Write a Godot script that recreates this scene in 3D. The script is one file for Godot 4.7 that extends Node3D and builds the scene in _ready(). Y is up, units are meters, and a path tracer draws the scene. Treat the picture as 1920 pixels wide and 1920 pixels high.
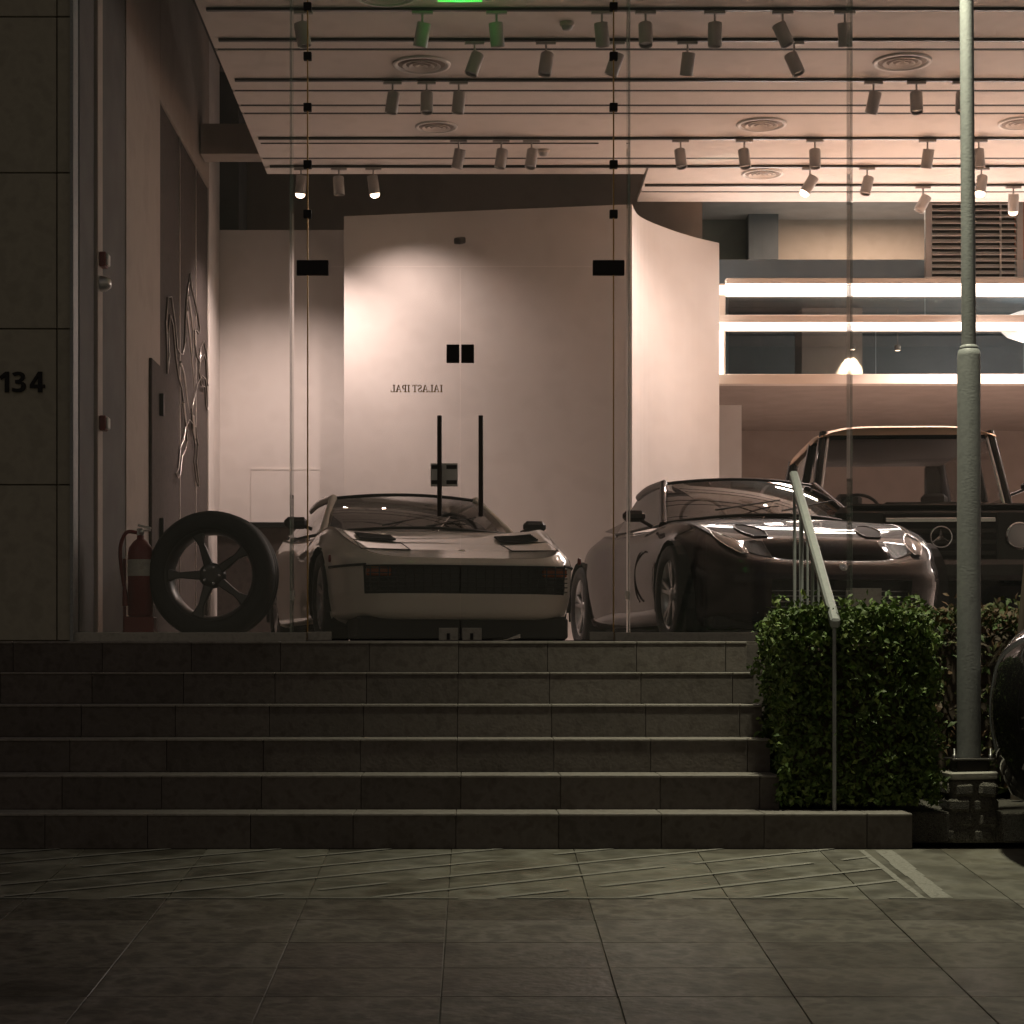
extends Node3D
# A car showroom at night behind a frameless glass front, seen across its forecourt. Metres, y up, the camera looks along -z.
# d = distance in front of the camera (z = -d); the forecourt at the foot of the steps is y 0, the showroom floor y 1.

const FLOOR := 1.0
const GLASS := 13.0
var rng := RandomNumberGenerator.new()
var mats := {}

func _ready() -> void:
	rng.seed = 71
	# --- camera
	var cam := Camera3D.new()
	cam.name = "camera"
	cam.projection = Camera3D.PROJECTION_FRUSTUM
	cam.keep_aspect = Camera3D.KEEP_HEIGHT
	cam.near = 0.1
	cam.far = 300.0
	cam.size = 0.1 * 1920.0 / 3770.0
	cam.frustum_offset = Vector2(0.1 * 70.0 / 3770.0, 0.1 * 300.0 / 3770.0)
	cam.position = Vector3(0, 0.8, 0)
	add_child(cam)
	cam.current = true
	# --- night sky
	var env := Environment.new()
	env.background_mode = Environment.BG_SKY
	var sky := Sky.new()
	var sm := ProceduralSkyMaterial.new()
	sm.sky_top_color = Color(0.22, 0.20, 0.20)
	sm.sky_horizon_color = Color(0.38, 0.34, 0.28)
	sm.ground_bottom_color = Color(0.12, 0.11, 0.09)
	sm.ground_horizon_color = Color(0.25, 0.22, 0.18)
	sky.sky_material = sm
	env.sky = sky
	env.background_energy_multiplier = 0.88
	env.tonemap_mode = Environment.TONE_MAPPER_LINEAR
	env.tonemap_exposure = 1.5
	env.sdfgi_enabled = true
	env.ssao_enabled = true
	env.ssil_enabled = true
	var we := WorldEnvironment.new()
	we.name = "world_environment"
	we.environment = env
	add_child(we)
	# --- faint frontal fill, added to lift the step risers
	var fill_light := DirectionalLight3D.new()
	fill_light.name = "fill_light"
	fill_light.light_energy = 0.006
	fill_light.light_angular_distance = 3.0
	fill_light.light_color = Color(1.0, 0.95, 0.86)
	fill_light.shadow_enabled = true
	fill_light.rotation_degrees = Vector3(-35, -25, 0)
	add_child(fill_light)
	make_materials()
	setting()
	showroom()
	mezzanine()
	glass_front()
	ceiling_lamps()
	showroom_things()
	white_car()
	dark_coupe()
	off_roader()
	forecourt()
	parked_car()

# ------------------------------------------------------------------ nodes
func add(o: Node, parent: Node = null) -> Node:
	(parent if parent else self).add_child(o, true)
	return o

var taken := {}
func numbered(called: String) -> String:
	if not taken.has(called):
		taken[called] = 0
		return called
	taken[called] += 1
	return "%s_%03d" % [called, taken[called]]

func tag(o: Node, label := "", category := "", group := "", kind := "") -> Node:
	if label: o.set_meta("label", label)
	if category: o.set_meta("category", category)
	if group: o.set_meta("group", group)
	if kind: o.set_meta("kind", kind)
	return o

func thing(called: String, label: String, category: String, at := Vector3.ZERO, turn := 0.0, group := "") -> Node3D:
	var o := Node3D.new()
	o.name = numbered(called)
	add_child(o)
	o.position = at
	o.rotation.y = turn
	tag(o, label, category, group)
	return o

func place(o: Node3D, called: String, parent: Node = null) -> Node3D:
	o.name = called if parent else numbered(called)
	add(o, parent)
	return o

func mi(mesh: Mesh, m: Material, called: String, parent: Node = null) -> MeshInstance3D:
	var o := MeshInstance3D.new()
	o.mesh = mesh
	o.material_override = m
	place(o, called, parent)
	return o

func obj(st: SurfaceTool, m: Material, called: String, parent: Node = null) -> MeshInstance3D:
	return mi(done(st), m, called, parent)

func structure(st: SurfaceTool, m: Material, called: String) -> MeshInstance3D:
	var o := obj(st, m, called)
	o.set_meta("kind", "structure")
	return o

func copy(o: Node3D, at: Vector3, turn := 0.0) -> Node3D:
	var c: Node3D = o.duplicate()
	c.name = numbered(String(o.name).rstrip("0123456789").rstrip("_"))
	add_child(c)
	c.position = at
	c.rotation.y = turn
	return c

# ------------------------------------------------------------------ meshes
func mb() -> SurfaceTool:
	var st := SurfaceTool.new()
	st.begin(Mesh.PRIMITIVE_TRIANGLES)
	return st

func done(st: SurfaceTool) -> ArrayMesh:
	st.index()
	st.generate_normals()
	return st.commit()

func tri(st: SurfaceTool, a: Vector3, b: Vector3, c: Vector3, g := -1) -> void:
	st.set_smooth_group(g)
	st.add_vertex(a)
	st.set_smooth_group(g)
	st.add_vertex(b)
	st.set_smooth_group(g)
	st.add_vertex(c)

func quad(st: SurfaceTool, a: Vector3, b: Vector3, c: Vector3, d: Vector3, g := -1) -> void:
	tri(st, a, b, c, g)
	tri(st, a, c, d, g)

func box(st: SurfaceTool, c: Vector3, s: Vector3, bev := 0.0, bs := Basis()) -> void:
	var h := s * 0.5
	var b := minf(bev, minf(h.x, minf(h.y, h.z)) * 0.9)
	var n := [Vector3(h.x, h.y - b, h.z - b), Vector3(h.x - b, h.y, h.z - b), Vector3(h.x - b, h.y - b, h.z)]
	var v := func(k: int, x: float, y: float, z: float) -> Vector3: return c + bs * (n[k] * Vector3(x, y, z))
	for s1 in [-1.0, 1.0]:
		quad(st, v.call(0, s1, -1, -s1), v.call(0, s1, -1, s1), v.call(0, s1, 1, s1), v.call(0, s1, 1, -s1))
		quad(st, v.call(1, -s1, s1, -1), v.call(1, s1, s1, -1), v.call(1, s1, s1, 1), v.call(1, -s1, s1, 1))
		quad(st, v.call(2, s1, -1, s1), v.call(2, -s1, -1, s1), v.call(2, -s1, 1, s1), v.call(2, s1, 1, s1))
	if b <= 0.0:
		return
	for s1 in [-1.0, 1.0]:
		for s2 in [-1.0, 1.0]:
			quad(st, v.call(0, s1, s2, -1), v.call(0, s1, s2, 1), v.call(1, s1, s2, 1), v.call(1, s1, s2, -1))
			quad(st, v.call(1, -1, s1, s2), v.call(1, 1, s1, s2), v.call(2, 1, s1, s2), v.call(2, -1, s1, s2))
			quad(st, v.call(0, s1, -1, s2), v.call(0, s1, 1, s2), v.call(2, s1, 1, s2), v.call(2, s1, -1, s2))
			for s3 in [-1.0, 1.0]:
				tri(st, v.call(0, s1, s2, s3), v.call(1, s1, s2, s3), v.call(2, s1, s2, s3))

# a box given by its extents in x, y and distance d
func slab(st: SurfaceTool, x0: float, x1: float, y0: float, y1: float, d0: float, d1: float, bev := 0.0) -> void:
	box(st, Vector3((x0 + x1) / 2, (y0 + y1) / 2, -(d0 + d1) / 2), Vector3(absf(x1 - x0), absf(y1 - y0), absf(d1 - d0)), bev)

func slab_mesh(x0: float, x1: float, y0: float, y1: float, d0: float, d1: float, bev := 0.0) -> SurfaceTool:
	var st := mb()
	slab(st, x0, x1, y0, y1, d0, d1, bev)
	return st

func grid(st: SurfaceTool, rows: Array, g := 0, skip = null) -> void:
	for i in rows.size() - 1:
		var a: PackedVector3Array = rows[i]
		var b: PackedVector3Array = rows[i + 1]
		for j in a.size() - 1:
			if skip != null and skip.call((a[j] + a[j + 1] + b[j] + b[j + 1]) / 4.0):
				continue
			quad(st, a[j], b[j], b[j + 1], a[j + 1], g)

func tube(st: SurfaceTool, pts: Array, r0: float, r1 := -1.0, n := 10, caps := true, g := 0) -> void:
	if r1 < 0: r1 = r0
	var rows := []
	var up := Vector3.UP
	for i in pts.size():
		var p: Vector3 = pts[i]
		var t: Vector3 = (pts[mini(i + 1, pts.size() - 1)] - pts[maxi(i - 1, 0)]).normalized()
		if absf(t.dot(up)) > 0.95: up = Vector3.RIGHT if absf(t.x) < 0.9 else Vector3.BACK
		var s := t.cross(up).normalized()
		up = s.cross(t).normalized()
		var r := lerpf(r0, r1, float(i) / maxf(1, pts.size() - 1))
		var row := PackedVector3Array()
		for k in n + 1:
			var a := TAU * (k % n) / n
			row.append(p + (s * cos(a) + up * sin(a)) * r)
		rows.append(row)
	grid(st, rows, g)
	if caps:
		for e in [0, pts.size() - 1]:
			var row: PackedVector3Array = rows[e]
			for k in n:
				if e == 0: tri(st, pts[e], row[k + 1], row[k])
				else: tri(st, pts[e], row[k], row[k + 1])

# lathe round the local axis ax through c: prof holds (radius, along)
func lathe(st: SurfaceTool, c: Vector3, ax: Vector3, prof: Array, n := 24, g := 0) -> void:
	var t := ax.normalized()
	var s := t.cross(Vector3.UP if absf(t.y) < 0.9 else Vector3.RIGHT).normalized()
	var u := s.cross(t)
	var rows := []
	for p in prof:
		var row := PackedVector3Array()
		for k in n + 1:
			var a := TAU * (k % n) / n
			row.append(c + t * p.y + (s * cos(a) + u * sin(a)) * p.x)
		rows.append(row)
	grid(st, rows, g)

# extrude a flat polygon (2-D points) between two depths; basis columns give x, y and the depth axis
func prism(st: SurfaceTool, poly: PackedVector2Array, z0: float, z1: float, xf := Transform3D()) -> void:
	var tr := Geometry2D.triangulate_polygon(poly)
	for i in range(0, tr.size(), 3):
		for z in [z0, z1]:
			var a := xf * Vector3(poly[tr[i]].x, poly[tr[i]].y, z)
			var b := xf * Vector3(poly[tr[i + 1]].x, poly[tr[i + 1]].y, z)
			var c := xf * Vector3(poly[tr[i + 2]].x, poly[tr[i + 2]].y, z)
			if z == z1: tri(st, a, c, b)
			else: tri(st, a, b, c)
	for i in poly.size():
		var p := poly[i]
		var q := poly[(i + 1) % poly.size()]
		quad(st, xf * Vector3(p.x, p.y, z0), xf * Vector3(q.x, q.y, z0), xf * Vector3(q.x, q.y, z1), xf * Vector3(p.x, p.y, z1))

func smooth_line(pts: Array, per := 6) -> Array:
	var c := Curve3D.new()
	for i in pts.size():
		var t: Vector3 = (pts[mini(i + 1, pts.size() - 1)] - pts[maxi(i - 1, 0)]) / 6.0
		c.add_point(pts[i], -t, t)
	var out := []
	for i in pts.size() - 1:
		for k in per:
			out.append(c.sample(i, float(k) / per))
	out.append(pts[-1])
	return out

func table(t: Array, z: float) -> float:
	if z <= t[0][0]: return t[0][1]
	for i in t.size() - 1:
		if z <= t[i + 1][0]:
			var u: float = (z - t[i][0]) / (t[i + 1][0] - t[i][0])
			var a: float = t[maxi(i - 1, 0)][1]
			var b: float = t[i][1]
			var c: float = t[i + 1][1]
			var d: float = t[mini(i + 2, t.size() - 1)][1]
			var m0: float = (c - a) / (t[i + 1][0] - t[maxi(i - 1, 0)][0]) * (t[i + 1][0] - t[i][0])
			var m1: float = (d - b) / (t[mini(i + 2, t.size() - 1)][0] - t[i][0]) * (t[i + 1][0] - t[i][0])
			return (2 * u ** 3 - 3 * u ** 2 + 1) * b + (u ** 3 - 2 * u ** 2 + u) * m0 + (-2 * u ** 3 + 3 * u ** 2) * c + (u ** 3 - u ** 2) * m1
	return t[-1][1]

# ------------------------------------------------------------------ materials
func noise_tex(freq: float, sd: int, cols: Array, size := 512, oct := 5, kind := FastNoiseLite.TYPE_SIMPLEX_SMOOTH) -> NoiseTexture2D:
	var n := FastNoiseLite.new()
	n.seed = sd
	n.noise_type = kind
	n.frequency = freq
	n.fractal_octaves = oct
	var t := NoiseTexture2D.new()
	t.width = size
	t.height = size
	t.seamless = true
	t.noise = n
	var g := Gradient.new()
	var offs := PackedFloat32Array()
	var cc := PackedColorArray()
	for i in cols.size():
		offs.append(0.2 + 0.6 * i / maxf(1.0, cols.size() - 1))
		cc.append(cols[i])
	g.offsets = offs
	g.colors = cc
	t.color_ramp = g
	return t

func lin(r: float, g: float, b: float) -> Color:
	return Color(r, g, b).linear_to_srgb()

func mat(key: String, c: Color, rough := 0.7, metal := 0.0) -> StandardMaterial3D:
	var m := StandardMaterial3D.new()
	m.resource_name = key
	m.albedo_color = c
	m.roughness = rough
	m.metallic = metal
	m.cull_mode = BaseMaterial3D.CULL_DISABLED
	mats[key] = m
	return m

func textured(key: String, cols: Array, freq: float, scale: float, rough := 0.8, bump := 0.0, sd := 1, oct := 5) -> StandardMaterial3D:
	var m := mat(key, Color.WHITE, rough)
	m.albedo_texture = noise_tex(freq, sd, cols, 512, oct)
	m.uv1_triplanar = true
	m.uv1_world_triplanar = true
	m.uv1_scale = Vector3.ONE * scale
	if bump > 0.0:
		m.heightmap_enabled = true
		m.heightmap_scale = bump
		m.heightmap_texture = noise_tex(freq * 4.0, sd + 9, [Color.BLACK, Color.WHITE], 512, 4)
	return m

func paint(key: String, c: Color, coat := 1.0, rough := 0.35, metal := 0.0) -> StandardMaterial3D:
	var m := mat(key, c, rough, metal)
	m.clearcoat_enabled = true
	m.clearcoat = coat
	m.clearcoat_roughness = 0.03
	m.metallic_specular = 0.15
	return m

func pane(key: String, c: Color, rough := 0.01) -> StandardMaterial3D:
	var m := mat(key, c, rough)
	m.transparency = BaseMaterial3D.TRANSPARENCY_ALPHA
	return m

func glow(key: String, c: Color, e: float) -> StandardMaterial3D:
	var m := mat(key, Color(0.9, 0.9, 0.9), 0.5)
	m.emission_enabled = true
	m.emission = c
	m.emission_energy_multiplier = e
	return m

func make_materials() -> void:
	textured("concrete", [lin(.10, .098, .082), lin(.17, .165, .14), lin(.22, .215, .185), lin(.13, .125, .105)], 0.012, 0.35, 0.62, 0.25, 3)
	for k in 4:
		var q: float = [0.95, 1.05, 0.86, 1.14][k]
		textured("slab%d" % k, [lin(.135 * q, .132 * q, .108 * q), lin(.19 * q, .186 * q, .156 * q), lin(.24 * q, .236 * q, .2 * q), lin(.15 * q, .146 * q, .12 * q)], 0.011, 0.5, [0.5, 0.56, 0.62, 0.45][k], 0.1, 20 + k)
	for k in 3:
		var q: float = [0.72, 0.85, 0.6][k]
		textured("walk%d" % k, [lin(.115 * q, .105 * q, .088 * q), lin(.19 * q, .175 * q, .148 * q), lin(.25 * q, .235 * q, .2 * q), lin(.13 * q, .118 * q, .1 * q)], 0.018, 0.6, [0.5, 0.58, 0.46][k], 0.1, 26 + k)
	textured("pale_groove", [lin(.22, .215, .185), lin(.33, .325, .285), lin(.26, .255, .222), lin(.36, .355, .315)], 0.05, 1.0, 0.7, 0.1, 31)
	for k in 3:
		var q: float = [1.0, 0.9, 1.1][k]
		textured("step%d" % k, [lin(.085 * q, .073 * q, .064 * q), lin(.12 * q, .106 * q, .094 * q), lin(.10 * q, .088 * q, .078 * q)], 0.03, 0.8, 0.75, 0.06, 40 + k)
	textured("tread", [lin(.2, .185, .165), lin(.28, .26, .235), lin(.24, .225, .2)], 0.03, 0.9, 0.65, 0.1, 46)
	for k in 3:
		var q: float = [1.0, 0.93, 1.06][k]
		textured("cladding%d" % k, [lin(.33 * q, .315 * q, .25 * q), lin(.39 * q, .37 * q, .295 * q), lin(.355 * q, .34 * q, .27 * q)], 0.02, 0.5, 0.75, 0.06, 50 + k)
	textured("sill_stone", [lin(.36, .35, .3), lin(.46, .45, .39), lin(.41, .4, .345)], 0.03, 1.0, 0.6, 0.06, 55)
	textured("plaster", [lin(.67, .63, .595), lin(.71, .67, .635), lin(.69, .65, .615)], 0.01, 0.4, 0.85, 0.0, 60)
	textured("taupe", [lin(.36, .31, .27), lin(.4, .345, .3), lin(.38, .328, .285)], 0.01, 0.4, 0.8, 0.0, 61)
	textured("ceiling_white", [lin(.72, .665, .61), lin(.77, .71, .655), lin(.745, .688, .635)], 0.01, 0.4, 0.85, 0.0, 62)
	textured("wood_dark", [lin(.05, .04, .036), lin(.075, .06, .054), lin(.06, .048, .043)], 0.02, 0.7, 0.85, 0.0, 63)
	textured("dark_grey", [lin(.10, .095, .092), lin(.125, .12, .115)], 0.01, 0.4, 0.85, 0.0, 64)
	textured("floor_stone", [lin(.6, .565, .53), lin(.68, .645, .6), lin(.64, .605, .565)], 0.01, 0.4, 0.3, 0.0, 65)
	textured("orange_brown", [lin(.34, .25, .19), lin(.38, .28, .215), lin(.36, .265, .2)], 0.01, 0.5, 0.8, 0.0, 66)
	textured("olive", [lin(.17, .15, .12), lin(.2, .18, .14)], 0.01, 0.5, 0.85, 0.0, 67)
	textured("brown_wall", [lin(.3, .24, .21), lin(.34, .275, .24)], 0.01, 0.5, 0.85, 0.0, 68)
	textured("blue_grey", [lin(.27, .36, .42), lin(.31, .4, .46)], 0.01, 0.5, 0.5, 0.0, 69)
	textured("rough_stone", [lin(.09, .085, .07), lin(.2, .19, .16), lin(.12, .115, .095)], 0.05, 1.6, 0.9, 1.2, 70)
	textured("galvanised", [lin(.24, .255, .25), lin(.31, .33, .32), lin(.275, .292, .285)], 0.03, 1.2, 0.5, 0.05, 71)
	# broad stains over the stone, concrete and cladding
	var stains := [noise_tex(0.006, 90, [lin(.5, .47, .42), lin(.92, .91, .88), lin(.78, .76, .7), lin(1, 1, 1), lin(.62, .6, .55)], 512, 6), noise_tex(0.02, 91, [lin(.84, .83, .8), lin(1, 1, 1), lin(.93, .92, .9), lin(1, 1, 1)], 512, 6)]
	for key in mats:
		for pre in ["slab", "walk", "step", "tread", "concrete"]:
			if not key.begins_with(pre): continue
			var m: StandardMaterial3D = mats[key]
			m.detail_enabled = true
			m.detail_blend_mode = BaseMaterial3D.BLEND_MODE_MUL
			m.detail_uv_layer = BaseMaterial3D.DETAIL_UV_2
			m.detail_albedo = stains[1 if pre in ["step", "tread"] else 0]
			m.uv2_triplanar = true
			m.uv2_world_triplanar = true
			m.uv2_scale = Vector3.ONE * (0.37 if pre in ["slab", "walk"] else 0.29)
	mat("cream", lin(.62, .54, .47), 0.7)
	mat("white_trim", lin(.75, .72, .68), 0.6)
	mat("black", lin(.012, .012, .012), 0.5)
	mat("matte_black", lin(.02, .019, .018), 0.85)
	mat("rubber", lin(.014, .014, .014), 0.7)
	mat("steel", lin(.55, .55, .54), 0.32, 1.0)
	mat("satin_steel", lin(.62, .58, .54), 0.28, 1.0)
	mat("dark_steel", lin(.06, .055, .05), 0.4, 0.7)
	mat("brass", lin(.4, .27, .1), 0.4, 0.8)
	mat("chrome", lin(.8, .8, .8), 0.08, 1.0)
	mat("lamp_grey", lin(.44, .42, .40), 0.5)
	mat("red", lin(.16, .008, .008), 0.35)
	mat("paper", lin(.75, .73, .68), 0.8)
	mat("ink", lin(.02, .016, .014), 0.7)
	mat("bark", lin(.085, .066, .048), 0.9)
	mat("emblem_metal", lin(.13, .112, .10), 0.42, 0.5)
	mat("headlamp_glass", lin(.16, .16, .16), 0.06)
	mat("leather", lin(.05, .04, .035), 0.55)
	mat("tan_leather", lin(.16, .1, .06), 0.6)
	mat("amber", lin(.26, .045, .006), 0.25)
	mat("lamp_lens", lin(.5, .5, .5), 0.1)
	mat("alloy_dark", lin(.09, .09, .09), 0.35, 0.8)
	mat("alloy", lin(.35, .35, .35), 0.3, 0.9)
	paint("paint_white", lin(.62, .58, .5), 1.0, 0.4)
	paint("paint_maroon", lin(.02, .010, .011), 0.7, 0.5)
	paint("paint_black", lin(.012, .011, .012), 1.0, 0.5)
	paint("paint_tan", lin(.66, .46, .32), 0.5, 0.5)
	pane("shop_glass", Color(0.75, 0.85, 0.8, 0.03)).metallic_specular = 0.3
	pane("fin_glass", Color(0.45, 0.56, 0.5, 0.3))
	pane("car_glass", Color(0.05, 0.055, 0.05, 0.5))
	pane("dim_cabin_glass", Color(0.03, 0.03, 0.032, 0.86))  # dark tone stands in for the unlit cabins behind the windows
	pane("clear_glass", Color(0.06, 0.065, 0.06, 0.22))
	pane("office_glass", Color(0.1, 0.1, 0.11, 0.35))
	glow("lamp_glow", Color(1.0, 0.86, 0.72), 9.0)
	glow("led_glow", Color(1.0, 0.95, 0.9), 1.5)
	glow("exit_glow", Color(0.1, 0.9, 0.25), 0.7)
	glow("street_glow", Color(0.9, 1.0, 0.88), 1.5)
	var leafm := mat("leaf", Color.WHITE, 0.62)
	leafm.vertex_color_use_as_albedo = true
	leafm.backlight_enabled = true
	leafm.backlight = Color(0.25, 0.3, 0.1)
	mat("orange_fabric", lin(.55, .12, .03), 0.8)

# ------------------------------------------------------------------ setting
const SLOPE := 0.0772
func ground_y(d: float) -> float:
	return -SLOPE * (9.1 - d) if d < 9.1 else 0.0

func setting() -> void:
	# forecourt: it falls from the foot of the steps towards the road behind the camera
	var g := mb()
	var prof := [[-60.0, -1.6], [-9.0, -1.6], [-3.0, ground_y(-3.0) - 0.006], [9.1, -0.006], [9.12, -0.03], [13.2, -0.03], [120.0, -0.03]]
	for i in prof.size() - 1:
		var a: Array = prof[i]
		var b: Array = prof[i + 1]
		quad(g, Vector3(-80, a[1], -a[0]), Vector3(80, a[1], -a[0]), Vector3(80, b[1], -b[0]), Vector3(-80, b[1], -b[0]))
	var ground := structure(g, mats.concrete, "ground")
	# paving slabs, each its own piece, laid on the slope
	var tilt := Basis(Vector3.RIGHT, atan(SLOPE))
	var meshes := []
	for k in 3:
		var st := mb()
		box(st, Vector3.ZERO, Vector3(0.55 - 0.001 * k, 0.05, 0.3985 - 0.0005 * k), 0.0015)
		meshes.append(done(st))
	for r in 12:
		for c in 13:
			var d := 8.9 - 0.4 * r
			var x := -3.70 + 0.553 * c
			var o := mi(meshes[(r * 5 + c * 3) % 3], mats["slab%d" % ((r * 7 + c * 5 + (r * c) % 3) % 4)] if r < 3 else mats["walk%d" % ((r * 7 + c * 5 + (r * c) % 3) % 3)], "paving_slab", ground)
			o.position = Vector3(x, ground_y(d) - 0.0255 + rng.randf_range(-0.0004, 0.0004), -d)
			o.basis = tilt * Basis(Vector3.UP, rng.randf_range(-0.003, 0.003)) * Basis(Vector3.FORWARD, rng.randf_range(-0.0015, 0.0015))
	# scored hatch grooves: pale strips carry the lit groove edge in their colour
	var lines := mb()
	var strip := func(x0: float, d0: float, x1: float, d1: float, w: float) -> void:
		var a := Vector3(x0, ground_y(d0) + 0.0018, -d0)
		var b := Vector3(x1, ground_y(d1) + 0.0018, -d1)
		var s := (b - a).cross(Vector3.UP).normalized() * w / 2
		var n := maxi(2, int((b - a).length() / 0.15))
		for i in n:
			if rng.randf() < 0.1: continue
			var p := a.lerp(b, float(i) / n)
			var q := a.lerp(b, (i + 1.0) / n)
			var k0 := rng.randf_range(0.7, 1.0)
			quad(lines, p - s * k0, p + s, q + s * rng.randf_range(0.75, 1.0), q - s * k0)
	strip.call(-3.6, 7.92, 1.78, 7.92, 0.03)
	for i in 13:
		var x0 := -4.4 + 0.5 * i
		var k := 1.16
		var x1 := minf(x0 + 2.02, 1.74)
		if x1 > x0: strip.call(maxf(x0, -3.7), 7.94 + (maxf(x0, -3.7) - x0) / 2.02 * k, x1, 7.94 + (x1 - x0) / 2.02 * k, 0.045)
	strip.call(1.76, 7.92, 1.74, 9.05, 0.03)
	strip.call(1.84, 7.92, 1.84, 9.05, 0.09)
	var hatch := structure(lines, mats.pale_groove, "scored_lines")
	tag(hatch, "pale strips painting the lit edges of diagonal grooves scored in the forecourt slabs")
	# steps
	var core := mb()
	for k in 6:
		slab(core, -4.6, 1.98 if k == 0 else 1.42, -0.03, 0.16 * (k + 1) - 0.014, 9.125 + 0.28 * k, 10.95 if k else 9.4)
	var steps := structure(core, mats.step1, "steps")
	for k in 6:
		var rm := done(slab_mesh(-0.2312, 0.2312, 0.0, 0.1465, 0.0, 0.024, 0.001))
		var tm := done(slab_mesh(-0.2315, 0.2315, 0.0, 0.012, -0.006, 0.268 if k < 5 else 0.45, 0.003))
		for c in 15:
			var x: float = -0.085 - 9.5 * 0.465 + 0.465 * c + (0.0 if k != 1 else 0.02)
			if x > (1.8 if k == 0 else 1.3): continue
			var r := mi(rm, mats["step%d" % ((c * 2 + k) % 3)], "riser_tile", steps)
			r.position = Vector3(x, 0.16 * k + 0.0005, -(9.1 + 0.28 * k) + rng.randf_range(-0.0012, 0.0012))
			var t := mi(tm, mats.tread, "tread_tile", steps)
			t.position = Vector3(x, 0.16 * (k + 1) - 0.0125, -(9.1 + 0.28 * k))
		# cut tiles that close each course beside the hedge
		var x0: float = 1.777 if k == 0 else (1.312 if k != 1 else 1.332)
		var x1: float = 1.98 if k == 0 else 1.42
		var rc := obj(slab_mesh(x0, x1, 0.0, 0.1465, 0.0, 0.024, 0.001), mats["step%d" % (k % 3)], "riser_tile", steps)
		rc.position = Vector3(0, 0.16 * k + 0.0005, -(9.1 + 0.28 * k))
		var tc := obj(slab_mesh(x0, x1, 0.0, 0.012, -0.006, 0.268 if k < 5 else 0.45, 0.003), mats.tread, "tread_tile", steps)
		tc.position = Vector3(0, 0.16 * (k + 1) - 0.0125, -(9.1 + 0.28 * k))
	structure(slab_mesh(1.425, 7.5, 0.0, 0.95, 10.88, 10.955), mats.step0, "retaining_wall")
	structure(slab_mesh(-4.6, 1.42, -0.03, 0.9, 10.955, 12.9), mats.step0, "landing_base")
	# landing in front of the glass
	var landing := structure(slab_mesh(-4.6, 7.5, 0.9, 0.955, 10.96, 12.9), mats.tread, "landing")
	for c in 12:
		for r in 4:
			var p := obj(slab_mesh(-0.46, 0.46, 0.0, 0.012, 0.0, 0.47, 0.002), mats["step%d" % ((c + r) % 3)], "landing_tile", landing)
			p.position = Vector3(-4.1 + 0.93 * c, 0.9555, -(10.97 + 0.48 * r))
	# facade wall with the house number
	var wall := structure(slab_mesh(-9.0, -2.64, -0.02, 8.0, 12.96, 13.3), mats.cladding1, "facade_wall")
	var idx := 0
	for row in 6:
		for col in 3:
			var x1 := -2.69 - 1.3 * col
			var y0 := 1.0 + 1.003 * row
			var p := obj(slab_mesh(x1 - 1.292, x1, y0 + 0.004, y0 + 0.999, 12.925, 12.958, 0.003), mats["cladding%d" % (idx % 3)], "cladding_panel", wall)
			p.position.z = rng.randf_range(-0.001, 0.001)
			idx += 1
	for row in 6:
		obj(slab_mesh(-2.682, -2.6, 1.003 * row + 1.004, 1.003 * row + 1.999, 12.925, 12.958, 0.003), mats["cladding%d" % (row % 3)], "cladding_panel", wall)
	obj(slab_mesh(-2.598, -2.575, 0.98, 8.0, 12.9, 13.06, 0.003), mats.galvanised, "edge_trim", wall)
	# numerals
	var num := thing("house_number", "dark metal house number 134 on the clad facade wall", "house number", Vector3(-3.03, 2.6, -12.925))
	var xs := [-0.005, 0.083, 0.197]
	for i in 3:
		var tm := TextMesh.new()
		tm.text = "134"[i]
		var f := SystemFont.new()
		f.font_names = PackedStringArray(["Droid Sans"])
		f.font_weight = 700
		tm.font = f
		tm.font_size = 48
		tm.pixel_size = 0.127 / 34.0
		tm.depth = 0.014
		var o := mi(tm, mats.matte_black, "numeral", num)
		o.position = Vector3(xs[i] + 0.02, 0.06, 0.0075)
	# facade above the glass, out of the picture, with the upper storey that shades the landing
	var head := mb()
	slab(head, -9.0, 14.0, 5.75, 8.0, 12.7, 12.95)
	slab(head, -2.6, 14.0, 5.6, 5.75, 12.9, 13.12)
	structure(head, mats.cladding1, "facade_header")

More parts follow.
